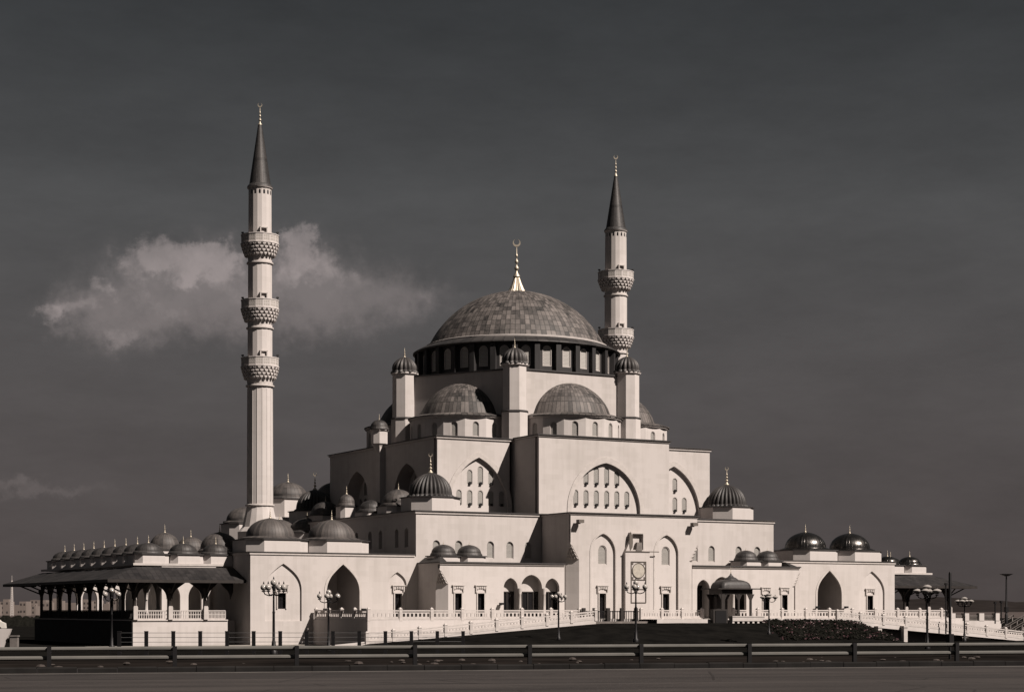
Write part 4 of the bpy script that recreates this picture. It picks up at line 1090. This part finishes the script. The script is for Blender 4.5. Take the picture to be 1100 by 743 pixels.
    def strut(p, q): b = MB(); b.tube(p, q, .09, 6); add(b, 'strut', M['wood'])
    for v in side_v: strut(A(57.9, v, 1.9), A(xe - 0.6, v, ze - 0.2))
    for u in front_u[:3]: strut(A(u - .2, -19.3, 1.9), A(u - .2, ye + 0.5, ze - 0.2))
    # parapet strip, then the domes on their chamfered drums
    b = MB(); b.box(*sx(xi, xo + .1), y0 + 0.35, y0 + 0.6, 4.803, 5.05); b.box(*sx(xo - .15, xo + .1), y0 + 0.602, y1 + .4, 4.803, 5.05); add(b, 'parapet', M['trim'])
    b = MB(); b.box(*sx(xi, xo - .2), y0 + 0.62, -12.8, 4.81, 5.0); b.box(*sx(52.6, xo - .2), -12.798, y1, 4.81, 5.0); add(b, 'roof', M['cornice'])
    def sd(x, y): 
        add_dome(root, 'dome', ml2(sgn * x, y, 6.15), 1.5, 0.88, M['leaddk'] if sgn < 0 else M['leadsh'], (1.93, 0.68, 1.15), 0.22, 0, 0, 22, 3, 1.05)
    for u in (54.75, 50.75, 46.95): sd(u, -14.6)
    for v in [-10.6 + 4.33 * k for k in range(8)]: sd(54.75, v)
    # stone balustrade between the columns
    xo, y0, xi = 58.0, -19.4, 47.3; front_u = [58.0, 53.85, 49.85, 47.4]
    for a, c in zip(front_u[:-1], front_u[1:]):
        q = MB(); p0, p1 = sx(a - (.5 if a > 56 else .25), c + (.25 if c > 48 else .1))
        q.box(p0, p1, y0 + .1, y0 + .3, -0.22, -0.1); q.box(p0, p1, y0 + .12, y0 + .28, -1.117, -0.98); q.box(p0, p1, y0 + .14, y0 + .26, -0.62, -0.54)
        n = 13
        for k in range(n + 1):
            xx = p0 + (p1 - p0) * k / n; q.box(xx - .045, xx + .045, y0 + .15, y0 + .25, -0.977, -0.225)
        add(q, 'balustrade', M['trim'])
    q = MB()
    for a, c in zip(side_v[:-1], side_v[1:]):
        q.box(*sx(xo - .3, xo - .1), a + .3, c - .3, -0.22, -0.1); q.box(*sx(xo - .28, xo - .12), a + .3, c - .3, -1.117, -0.98)
        for k in range(14):
            yy = a + .3 + (c - a - .6) * k / 13; q.box(*sx(xo - .25, xo - .15), yy - .045, yy + .045, -0.977, -0.225)
    add(q, 'balustrade', M['shaded_side'])  # side run in the same darkened stone, shade painted in
    for u in front_u[:3]:
        q = MB(); uu = u - (.25 if u > 56 else 0); q.box(sgn * uu - .24, sgn * uu + .24, y0 - .26, y0 - .005, -1.115, 0.25); q.box(sgn * uu - .2, sgn * uu + .2, y0 - .22, y0 - .03, 0.253, 0.36); add(q, 'post', M['trim'])
    return root
arcade(-1, 'dark eaved arcade with a long row of small domes, left end of the mosque')
arcade(1, 'dark eaved arcade beyond the right wing of the mosque, its small domes shiny')

# ==================================================================
# TERRACE, RAMPS, BALUSTRADES
# ==================================================================
TY = -36.7                       # terrace front
b = MB(); b.box(-38.27, 44.0, TY, -22.01, GL, FL - 0.02)
tw = b.build('terrace', M['stone2']); tag(tw, kind='structure')
b = MB(); b.box(-64, -38.3, -24.6, -22.01, GL - .1, GL + .06); tag(b.build('pavement', M['paving']), kind='structure')
b = MB(); b.box(-38.2, 43.9, TY + .1, -22.02, FL - 0.017, FL); tag(b.build('terrace_floor', M['paving']), kind='structure')

def baluster_run(root, pts, post_step, name='bay', h=1.02, post_h=1.25, first_post=True, solid=0.0, last_post=True, m=None):
    """stone balustrade along a 3-D polyline; each bay and each post its own part (coords relative to root)"""
    o = Vector(root.location); m = m or M['trim']
    for p, q in zip(pts[:-1], pts[1:]):
        p, q = Vector(p), Vector(q); ln = (q - p).length; n = max(1, round(ln / post_step))
        for k in range(n):
            a, c = p.lerp(q, k / n), p.lerp(q, (k + 1) / n)
            d = (c - a); hd = Vector((d.x, d.y, 0)).normalized(); s = Vector((-hd.y, hd.x, 0))
            bb = MB()
            def bar(z0, z1, w):
                A, C = a + hd * .17, c - hd * .17
                bb.grid([[A - s * w + Z * z0, A + s * w + Z * z0, A + s * w + Z * z1, A - s * w + Z * z1], [C - s * w + Z * z0, C + s * w + Z * z0, C + s * w + Z * z1, C - s * w + Z * z1]], True)
            bar(h - .14, h, .13); bar(0.0, 0.15 + solid, .12)
            m_ = 7; lz0, lz1 = .155 + solid, h - .24
            A_, C_ = a + hd * .171, c - hd * .171; L2 = (C_ - A_).length
            slots = [rect(L2 * (j + .22) / m_, L2 * (j + .78) / m_, lz0 + .16, lz1 - .12) for j in range(m_)]
            shear = (c.z - a.z) / max(.01, Vector((c.x - a.x, c.y - a.y, 0)).length)
            q_ = MB(); q_.panel(rect(0, L2, lz0, lz1), slots, A_ + s * -.04, hd, s, .08)
            base_i = len(bb.v)
            for v_ in q_.v:
                w_ = Vector(v_); w_.z += shear * (w_ - A_).dot(hd); bb.v.append(tuple(w_))
            bb.f += [tuple(base_i + x_ for x_ in f_) for f_ in q_.f]
            bb.v = [tuple(Vector(v) - o) for v in bb.v]
            bb.build(name, m, root)
            pk = tuple(round(x_, 1) for x_ in a)
            if pk not in _seen: _seen.add(pk); post(root, a - o, hd, s, post_h, m)
        pk = tuple(round(x_, 1) for x_ in q)
        if pk not in _seen: _seen.add(pk); post(root, q - o, hd, s, post_h, m)
_post = {}; _seen = set()
def post(root, p, hd, s, h, m):
    if (h, m.name) not in _post:
        bb = MB(); bb.box(-.17, .17, -.17, .17, -.12, h - .12); bb.box(-.2, .2, -.2, .2, h - .117, h - .05); bb.prism([(-.17, -.17), (.17, -.17), (.17, .17), (-.17, .17)], h - .047, h + .1, [(-.05, -.05), (.05, -.05), (.05, .05), (-.05, .05)])
        me = bb.mesh('post'); me.materials.append(m); _post[(h, m.name)] = me
    place('post', _post[(h, m.name)], root, p, atan2(hd.y, hd.x))
r = thing('balustrade', 'pale stone balustrade along the left half of the terrace edge', 'balustrade', (-38.1, TY + .15, FL))
baluster_run(r, [(-38.1, -22.6, FL), (-38.1, TY + .15, FL), (-12.4, TY + .15, FL)], 3.5, post_h=1.2)
r = thing('balustrade', 'pale stone balustrade along the right half of the terrace edge', 'balustrade', (-4.2, TY + .15, FL))
baluster_run(r, [(-4.2, TY + .15, FL), (4.2, TY + .15, FL)], 2.9, post_h=1.2)
baluster_run(r, [(8.6, TY + .15, FL), (40.6, TY + .15, FL)], 3.4, post_h=1.2)

# curved carriage ramps: they climb to the terrace from both sides, y = -40.4 outside, solid white outer face
def ramp_part(label, line, rails, under):
    root = thing('ramp', label, 'ramp', line[0])
    o = Vector(line[0])
    b = MB(); w0, w1 = -40.4, TY - .003
    top = [Vector(p) for p in line]
    for p, q in zip(top[:-1], top[1:]):
        pb, qb = under(p), under(q)
        for quad in ([(p.x, w0, p.z), (q.x, w0, q.z), (q.x, w1, q.z), (p.x, w1, p.z)], [(p.x, w0, pb), (q.x, w0, qb), (q.x, w0, q.z), (p.x, w0, p.z)],
                     [(p.x, w1, pb), (p.x, w1, p.z), (q.x, w1, q.z), (q.x, w1, qb)], [(p.x, w0, pb), (p.x, w1, pb), (q.x, w1, qb), (q.x, w0, qb)]):
            b.face([tuple(Vector(v) - o) for v in quad])
    b.build('deck', M['stone2'], root)
    baluster_run(root, [(x, w0 + .1, z) for x, z in rails], 3.35, h=0.95, post_h=1.15, solid=.12)
    return root
flr = lambda x: (-3.55 + (x + 40) / 27.5 * 1.97)
ramp_part('white walled ramp climbing from the left lawn to the terrace gate', [(-43, 0, -3.75), (-40, 0, -3.50), (-28, 0, -2.45), (-12.6, 0, FL - .03)],
          [(-40, -3.5), (-28, -2.45), (-12.6, FL - .03)], lambda p: max(GL, flr(p.x) - .1))
ramp_part('white walled bridge ramp descending to the right past the flower bed', [(-4.6, 0, FL - .03), (19.5, 0, FL - .03), (35, 0, -2.3), (51, 0, -3.75), (58, 0, GL + .05)],
          [(21.0, FL - .15), (35, -2.3), (51, -3.75)], lambda p: max(GL - .1, (-1.62 if p.x < 21 else -1.56 - (p.x - 21) / 30.0 * 2.7)))
for x, lab in ((26.9, 'white pier under the bridge ramp, the one nearer the flower bed'), (30.9, 'white pier under the bridge ramp, the right one of the pair')):
    o = thing('pier', lab, 'pier', (x, -40.75, GL), 0, 'piers under the ramp')
    b = MB(); b.box(-.28, .28, -.28, .28, 0, 1.75); b.build('pier_shaft', M['trim'], o)
    b = MB(); b.box(-.36, .36, -.36, .36, 1.753, 1.95); b.build('capital', M['trim'], o)
# gate in the gap between the two ramps
g = thing('gate', 'dark iron gate with square posts between the two ramp walls', 'gate', (-8.5, TY - .1, FL - .6))
b = MB()
for k in range(25): x = -3.7 + 7.4 * k / 24; b.box(x - .03, x + .03, -.03, .03, 0, 1.55)
b.box(-3.8, 3.8, -.05, -.031, .1, .2); b.box(-3.8, 3.8, -.05, -.031, 1.4, 1.5); b.build('bars', M['iron'], g)
for x in (-3.6, -2.2, -0.4, 1.4, 3.3):
    b = MB(); b.box(x - .19, x + .19, -.32, -.06, 0, 1.85); b.build('post', M['wood'], g)
b = MB(); b.box(-3.9, 3.9, -3.5, -.4, -.95, -.05); b.box(-3.9, 3.9, -1.9, -.42, -.048, .35); b.build('step', M['concrete'], g)

# ==================================================================
# DOMED KIOSK on the terrace edge
# ==================================================================
k0 = thing('kiosk', 'small dark timber kiosk with onion topped roof and flat eave on the terrace', 'kiosk', (7.5, -37.6, FL))
kz = -FL
b = MB(); b.box(-4.15, 4.15, -3.4, 3.4, 2.30 + kz, 2.42 + kz); b.build('eave', M['wood'], k0)
b = MB()
def rrect(hw, hd, n=6):
    pts = []
    for cxs, cys, a0 in ((1, 1, 0), (-1, 1, pi / 2), (-1, -1, pi), (1, -1, 3 * pi / 2)):
        for i in range(n + 1):
            a = a0 + pi / 2 * i / n; pts.append((cxs * (hw - .8) + .8 * cos(a), cys * (hd - .8) + .8 * sin(a)))
    return pts
prof = [(3.0, 2.42), (2.95, 2.7), (2.75, 3.0), (2.4, 3.2), (2.0, 3.32), (1.5, 3.4)]
rowsk = [[(x, y, z + kz) for x, y in rrect(w, max(.82, w * .85))] for w, z in prof]
b.grid(rowsk, True, lambda a, c: (c / 2, a)); b.face([p for p in rowsk[-1]])
b.lathe([(1.6, 3.2 + kz), (1.35, 3.42 + kz), (0.95, 3.62 + kz), (0.55, 3.74 + kz), (0.25, 3.95 + kz), (0.08, 4.2 + kz)], 24, un=12, vn=3)
kr = b.build('roof', M['leaddk'], k0, smooth=50); add_finial(kr, (0, 0, 4.1 + kz), 1.1)
b = MB(); b.box(-3.0, 3.0, -2.5, 2.5, 1.75 + kz, 2.297 + kz); b.build('frieze', M['wood'], k0)
for x in (-2.75, 0.3, 2.7):
    for y in (-2.3, 2.3):
        b = MB(); ww = .32 if x < 0 else .17
        b.box(x - ww, x + ww, y - .17, y + .17, 0.0, 1.747 + kz)
        for s in (-1, 1): b.prism([(x + s * ww * 1.002, y - .1), (x + s * ww * 1.002, y + .1), (x + s * (ww + .05), y + .1), (x + s * (ww + .05), y - .1)], 1.1 + kz, 1.745 + kz, [(x + s * ww * 1.002, y - .1), (x + s * ww * 1.002, y + .1), (x + s * (ww + .55), y + .1), (x + s * (ww + .55), y - .1)])
        b.build('column', M['wood'], k0)
b = MB(); b.box(-2.55, -0.5, 0.5, 2.1, 0, 1.4 + kz); b.build('counter', M['wood'], k0)
k0.scale = (0.72, 0.52, 1.0)
t = thing('stair_door', 'dark timber door block set into the ramp wall below the kiosk', 'door', (3.6, -40.75, -1.75))
b = MB(); b.box(-1.0, 1.0, -.3, .3, 0, 1.75); b.build('frame', M['wood'], t)
b = MB(); b.box(-.75, .75, -.36, -.303, 0.05, 1.6); b.build('leaf', M['iron'], t)
t = thing('planter', 'long pale stone trough with a row of dark openings below the kiosk', 'planter', (7.15, -41.2, -1.62))
b = MB(); b.box(-2.25, 2.25, -.35, .35, .28, .75); b.box(-2.3, 2.3, -.4, .4, .753, .85)
for k in range(7): x = -2.1 + 4.2 * k / 6; b.box(x - .14, x + .14, -.3, .3, -.3, .277)
b.build('trough', M['trim'], t)
b = MB(); b.box(-2.1, 2.1, .1, .25, -.3, .27); b.build('back', M['iron'], t)

# ==================================================================
# FLOWER BED
# ==================================================================
def clumps(n, m, sz, seed):
    rnd = random.Random(seed); b = MB()
    for i in range(n):
        x = rnd.uniform(9, 24.5); y = -42.2 - rnd.random() ** 1.2 * 13
        if rnd.random() < 0.35: x = 9 + rnd.random() * 8
        x += .55 * (42.2 + y)
        z = lawn_z(x, y); h = rnd.uniform(.12, .5)
        for j in range(6):
            c = Vector((x + rnd.gauss(0, .28), y + rnd.gauss(0, .28), z + h * rnd.uniform(.4, 1)))
            a = Vector((rnd.uniform(-1, 1), rnd.uniform(-1, 1), rnd.uniform(-.4, .9))).normalized() * sz; d = a.orthogonal().normalized() * sz
            b.face([c - a, c - d * .6, c + a, c + d * .6])
    return b
fb = clumps(1300, None, .2, 1).build('flower_bed_foliage', M['leaf']); tag(fb, 'dark leafy ground cover of the flower bed on the lawn bank', 'plants', None, 'stuff')
fb = clumps(170, None, .13, 2).build('red_flowers', M['red']); tag(fb, 'dark red flowers spread over the bed on the lawn bank', 'flowers', None, 'stuff')
fb = clumps(45, None, .13, 3).build('pale_flowers', M['pink']); tag(fb, 'pale pink flowers in streaks over the bed on the lawn bank', 'flowers', None, 'stuff')

# ==================================================================
# STREET LAMPS
# ==================================================================
def lamp_meshes(h, kind):
    ms = []
    b = MB(); b.lathe([(.26, 0), (.26, .25), (.16, .35), (.14, .9), (.10, 1.0), (.085, h * .55), (.11, h * .56), (.075, h * .58), (.06, h - .9), (.1, h - .86), (.07, h - .8)], 12); ms.append(('pole', b.mesh('pole', 50), M['iron'], None))
    b = MB()
    for k in range(4):
        a = pi / 2 * k + .5; e = Vector((cos(a), sin(a), 0))
        p = [Vector((0, 0, h - 1.0)) , e * .35 + Z * (h - 1.12), e * .68 + Z * (h - 1.02), e * .78 + Z * (h - .85)]
        for q, r_ in zip(p[:-1], p[1:]): b.tube(q, r_, .04, 6)
        b.lathe([(.03, h - .88), (.14, h - .84), (.15, h - .78)], 10, e.x * .78, e.y * .78)
    b.lathe([(.05, h - .85), (.16, h - .5), (.15, h - .44)], 10)
    ms.append(('arm', b.mesh('arm', 50), M['iron'], None))
    for k in range(5):
        b = MB(); a = pi / 2 * k + .5; e = Vector((cos(a), sin(a), 0)) * (.78 if k < 4 else 0); zc = h - .55 if k < 4 else h - .22
        if kind == 'globe': b.ball((e.x, e.y, zc), .225, 14, 10)
        else: b.lathe([(.10, zc - .2), (.16, zc - .12), (.36, zc + .02), (.37, zc + .1), (.22, zc + .2), (.02, zc + .26)], 14, e.x, e.y)
        g = b.mesh('lamp_globe', 60)
        c = MB(); c.lathe([(.06, zc + .235), (.05, zc + .3), (.015, zc + .42)], 8, e.x, e.y); ms.append(('lamp_globe', g, M['globe'], (c.mesh('cap', 50), M['iron'])))
    for _, me, m, sub in ms:
        me.materials.append(m)
        if sub: sub[0].materials.append(sub[1])
    return ms
_lm = {}
def lamp(px, ytop, t, zbase, label, kind='globe', rot=0.0):
    p = at(px, ytop, t); h = p.z - zbase
    key = kind
    if key not in _lm: _lm[key] = (lamp_meshes(5.2, kind), 5.2)
    ms, h0 = _lm[key]
    root = thing('street_lamp', label, 'street lamp', (p.x, p.y, zbase), rot, 'black street lamps round the mosque')
    for nm, me, m, sub in ms:
        o = place(nm, me, root); 
        if nm == 'pole': o.scale = (1, 1, 1)
        if sub: place('cap', sub[0], o)
    root.scale = (1, 1, 1); s = h / h0
    root.scale = (s, s, s)
    return root
lamp(120, 631, 180, -3.9, 'black five globe street lamp before the shaded base of the left arcade')
lamp(294, 622, 150, -3.75, 'black five globe street lamp before the pointed niche near the left wing corner', rot=.2)
lamp(353, 633, 172, -3.9, 'black five globe street lamp before the deep pointed porch of the left wing', rot=.5)
lamp(600, 635, 184, -3.1, 'black five globe street lamp on the lawn beside the three arched porch', rot=.1)
lamp(683, 623, 152, -2.75, 'black five globe street lamp before the roundel panel of the portal', rot=.35)
lamp(826, 637, 187, -2.6, 'black street lamp with shaded heads beside the flower bed', 'shade', .4)
lamp(996, 628, 165, -3.6, 'black street lamp with shaded heads before the right arcade', 'shade', .2)
lamp(1036, 641, 204, -3.6, 'black street lamp with shaded heads right of the right arcade, on open ground', 'shade', .0)
p = at(1081, 616, 235); h = p.z + 1.9
t = thing('floodlight_mast', 'tall black pole with a flat floodlight head at the right edge', 'floodlight mast', (p.x, p.y, -1.9))
b = MB(); b.lathe([(.22, 0), (.2, 1.2), (.14, 1.3), (.09, h - .3)], 10); b.build('pole', M['iron'], t, smooth=50)
b = MB(); b.box(-.22, .22, -.2, .2, 1.5, 2.2); b.build('control_box', M['iron'], t)
b = MB(); b.prism([(-.2, -.2), (.2, -.2), (.2, .2), (-.2, .2)], h - .3, h, [(-.8, -.5), (.8, -.5), (.8, .5), (-.8, .5)]); b.build('floodlight', M['iron'], t, rot=-TH)
for px, y0, y1, tt, lab in ((1069, 648, 668, 240, 'thin black pole left of the floodlight mast, the left one of two'), (1075.5, 647, 668, 240, 'thin black pole next to the floodlight mast, the right one of two'),
                           (1016, 628, 664, 222, 'thin black pole just right of the right arcade')):
    p = at(px, y0, tt); zb = -1.9 if px > 1020 else -3.0
    t = thing('thin_pole', lab, 'pole', (p.x, p.y, zb), 0, 'thin poles at the right edge')
    b = MB(); b.tube((0, 0, 0), (0, 0, p.z - zb), .09, 8); b.build('pole', M['iron'], t)
    b = MB(); b.box(-.15, .15, -.15, .15, p.z - zb, p.z - zb + .25); b.build('head', M['iron'], t)

# ==================================================================
# RIGHT END: low white wall, steps
# ==================================================================
t = thing('garden_wall', 'low white wall with square pillars beyond the right ramp', 'wall', (57, -19.5, GL))
b = MB(); b.prism([(-1.5, -.25), (10, -.25), (10, .25), (-1.5, .25)], 0, 2.35); b.build('wall', M['stone2'], t)
for x in (1.0, 3.5, 6.3, 9.2):
    b = MB(); b.box(x - .45, x + .45, -.3, .3, 2.353, 3.4); b.build('pillar', M['stone2'], t)
b = MB()
for a, c in ((1.46, 3.04), (3.96, 5.84), (6.76, 8.74)):
    b.box(a, c, -.05, .05, 2.36, 2.5); b.box(a, c, -.05, .05, 3.0, 3.1)
    n = 9
    for k in range(n): x = a + (c - a) * (k + .5) / n; b.box(x - .04, x + .04, -.04, .04, 2.503, 2.997)
b.build('railing', M['concrete'], t)
t = thing('staircase', 'dark outdoor staircase with sloping stone handrails at the right edge', 'stairs', (68.5, -21.5, GL))
b = MB(); n = 12
for k in range(n): b.box(-4 + k * .42, 4.5, -2.0, 2.0, k * .19, (k + 1) * .19 - .002)
b.build('steps', M['concrete'], t)
for y in (-2.2, 0.0, 2.2):
    b = MB(); b.grid([[(-4.2, y - .12, z), (-4.2, y + .12, z), ] for z in (.6, .9)] + [[(1.2, y - .12, 3.2), (1.2, y + .12, 3.2)], [(1.2, y - .12, 2.9), (1.2, y + .12, 2.9)], [(-4.2, y - .12, .6), (-4.2, y + .12, .6)]])
    for k in range(5): x = -4 + k * 1.25; b.box(x - .08, x + .08, y - .08, y + .08, max(0, (x + 4) * .45 - .1), (x + 4) * .425 + .75)
    b.build('handrail', M['concrete'], t)

# ==================================================================
# LEFT END: white block wall with pillar, far town
# ==================================================================
p = at(-8, 675, 178)
t = thing('boundary_wall', 'pale block wall end with a grey pillar at the lower left edge', 'wall', (p.x, p.y, GL), -TH)
b = MB(); zt = at(0, 675, 178).z - GL
b.panel([(-6, 0), (1.0, 0), (1.8, zt), (-6, zt + .1)], [], (0, 0, 0), X, Y, .5); b.build('wall', M['stone2'], t)
b = MB(); b.box(1.75, 2.45, -.2, .5, 0, 1.25); b.box(1.68, 2.52, -.27, .57, 1.253, 1.4); b.build('pillar', M['concrete'], t)
p = at(-11, 658, 330)
t = thing('parked_van', 'white van parked far off at the left edge', 'van', (p.x, p.y, GL), -TH + .1)
b = MB(); sec = [(-2.6, .5), (-2.6, 2.2), (-2.4, 2.5), (1.0, 2.5), (1.9, 1.7), (2.6, 1.4), (2.7, .5)]
b.panel(sec, [], (0, 0, 0), X, Y, 1.9); b.build('body', M['white'], t)
for x in (-1.7, 1.7):
    for y in (-.02, 1.72): b = MB(); b.tube((x, y, .4), (x, y + .2, .4), .4, 14); b.build('wheel', M['iron'], t)
b = MB(); b.panel([(.2, 1.5), (1.75, 1.55), (1.0, 2.3), (.2, 2.3)], [], (0, -.03, 0), X, Y, .02); b.panel([(-2.3, 1.5), (-.1, 1.5), (-.1, 2.3), (-2.3, 2.3)], [], (0, -.03, 0), X, Y, .02); b.build('window', M['glass'], t)

rnd = random.Random(11)
spec = [(-18, 14, 10), (0, 10, 13), (10, 12, 9), (21, 7, 13.5), (28, 10, 8), (33, 16, 14.5), (45, 8, 12.5), (53, 12, 14), (64, 9, 10), (72, 9, 12), (82, 14, 13), (97, 10, 14), (108, 9, 11), (118, 14, 13.5)]
desc = ['low flat roofed', 'stepped', 'long plain', 'narrow upright', 'squat', 'tallest pale', 'boxy', 'broad banded', 'small plain', 'slim', 'wide two tier', 'square pale', 'plain low', 'end']
for i, (px, wpx, hpx) in enumerate(spec):
    tt = 1150 + (i % 3) * 60; p = at(px + wpx / 2, 654, tt); ww = wpx * tt / FPX * 1.05; hh = (hpx + 1) * tt / FPX * .95 - GL * .2
    zb = GL
    ordn = ['first', 'second', 'third', 'fourth', 'fifth', 'sixth', 'seventh', 'eighth', 'ninth', 'tenth', 'eleventh', 'twelfth', 'thirteenth', 'fourteenth'][i]
    where = 'left of the arcade columns' if px < 46 else 'seen between the arcade columns'
    size = ('tall ' if hpx > 13 else 'low ' if hpx < 10.5 else '') + ('narrow' if wpx < 9 else 'broad' if wpx > 13 else 'boxy')
    t = thing('town_building', f'{size} pale town building, {ordn} from the left, {where}', 'building', (p.x, p.y, zb), -TH, 'buildings of the far town')
    b = MB(); b.box(-ww / 2, ww / 2, 0, 12, 0, hh)
    if i % 3 == 1: b.box(-ww / 4, ww / 3, 2, 9, hh, hh + 1.6)
    if i % 4 == 0: b.box(ww / 8, ww / 3, 1, 5, hh, hh + 1.0)
    b.build('wall', M['city'], t)
    nx = max(2, int(ww / 2.2)); nz_ = max(2, int(hh / 3))
    for r_ in range(nz_):
        b = MB()
        for c in range(nx):
            if rnd.random() < .75:
                x = -ww / 2 + ww * (c + .5) / nx; z = hh * (r_ + .45) / nz_; b.box(x - .5, x + .5, -.12, -.01, z, z + 1.2)
        if b.v: b.build('window_row', M['citywin'], t)
p = at(12.8, 623, 1100)
t = thing('lattice_mast', 'thin pale lattice mast above the far town', 'mast', (p.x, p.y, GL), -TH)
hm = p.z - GL; b = MB()
for x, y in ((-.7, -.7), (.7, -.7), (.7, .7), (-.7, .7)): b.tube((x, y, 0), (x * .35, y * .35, hm), .16, 5)
nb = 16
for k in range(nb):
    z0, z1 = hm * k / nb, hm * (k + 1) / nb; w0 = .7 * (1 - .65 * k / nb); w1 = .7 * (1 - .65 * (k + 1) / nb)
    b.tube((-w0, -w0, z0), (w1, -w1, z1), .12, 4); b.tube((w0, w0, z0), (-w1, w1, z1), .12, 4)
b.build('tower', M['trim'], t)
b = MB(); b.tube((0, 0, hm), (0, 0, hm + 3), .12, 5); b.build('aerial', M['trim'], t)

# dark low hedge and road strip on the left, between arcade and town
b = MB(); rndh = random.Random(4); q0, q1 = at(-30, 660, 420), at(135, 660, 420)
rows = [[], [], []]
for k in range(80):
    p = q0.lerp(q1, k / 79); hz = 2.3 + rndh.uniform(-.35, .35)
    rows[0].append(Vector((p.x, p.y, GL))); rows[1].append(Vector((p.x, p.y, GL + hz)) + FW * 1.5); rows[2].append(Vector((p.x, p.y, GL)) + FW * 5)
b.grid(rows); tag(b.build('hedge_belt', M['leaf'], smooth=80), 'long dark belt of far shrubs left of the arcade below the town', 'hedge', None, 'stuff')

# ==================================================================
# WIRE FENCE in front of the lawn (left half)
# ==================================================================
fe = thing('wire_fence', 'low fence of short black posts and thin wires before the left wing', 'fence', cs(-20.2, 100, -2.75))
o = Vector(fe.location); pts = []
for k in range(14):
    px = 128 + 29.2 * k - .06 * k * k
    p = at(px, 678.3, 98 + k * .5); pts.append(p)
for k, p in enumerate(pts):
    b = MB(); b.box(-.10, .10, -.05, .05, -1.4, 0); b.box(-.11, .11, -.06, .06, .002, .05); b.build('post', M['iron'], fe, p - o, -TH)
for dz in (-.05, -.30, -.55):
    b = MB()
    for p, q in zip(pts[:-1], pts[1:]): b.tube(p - o + Z * dz, q - o + Z * dz, .012, 5)
    b.build('wire', M['iron'], fe)

# ==================================================================
# GUARDRAIL, ROADSIDE
# ==================================================================
gr = thing('guardrail', 'galvanised double wave guardrail along the road edge', 'guardrail', rp(0, 0, RZ))
o = Vector(gr.location)
secs = [[(.0, .055), (-.05, .06), (-.085, .10), (-.085, .14), (-.05, .17), (.0, .175), (.0, .055)], [(.0, -.175), (-.05, -.17), (-.085, -.145), (-.085, -.10), (-.05, -.07), (.0, -.065), (.0, -.175)]]
zc = .455
L_ = 64.0
for k in range(-4, 13):
    s0, s1 = k * 4.0, (k + 1) * 4.0 + .12
    for sec in secs:
        b = MB(); b.grid([[rp(s, n - .002 * (k % 2), RZ + zc + z) - o for n, z in sec] for s in (s0, s1)])
        b.build('rail', M['steel'], gr, smooth=40)
for k in range(-3, 14):          # dark posts stand on the near side of the beam
    b = MB(); c = rp(2.27 + 3.25 * k, .0, RZ) - o
    P4 = [c + RDD * x + RDN * y for x, y in ((-.055, -.20), (.055, -.20), (.055, -.09), (-.055, -.09))]
    b.prism([(p.x, p.y) for p in P4], RZ - .3 - o.z, RZ + .635 - o.z); b.build('post', M['iron'], gr)
# dark marker post close behind the rail on the right
p = at(1020.5, 614, 57)
t = thing('marker_post', 'tall dark roadside post behind the guardrail near the right edge', 'post', (p.x, p.y, RZ - .25))
hh = p.z - RZ + .25
b = MB(); b.lathe([(.045, 0), (.045, hh - .05), (.03, hh)], 12); b.build('pole', M['iron'], t, smooth=50)
b = MB(); b.box(-.09, .09, -.08, .08, .75, 1.1); b.build('bracket', M['iron'], t)
# loose stones on the verge
rnd = random.Random(21); b = MB()
for i in range(75):
    s = rnd.choice((-9, -2, 4, 13, 16, 18, 24, 30)) + rnd.gauss(0, 2.2); n = rnd.uniform(0.6, 6.0); p = rp(s, n, RZ + .05); r0 = rnd.uniform(.04, .15)
    b.ball((p.x, p.y, p.z), r0, 6, 4, rnd.uniform(.25, .5))
tag(b.build('loose_stones', M['rock']), 'scattered loose stones on the dusty verge behind the guardrail', 'stones', None, 'stuff')
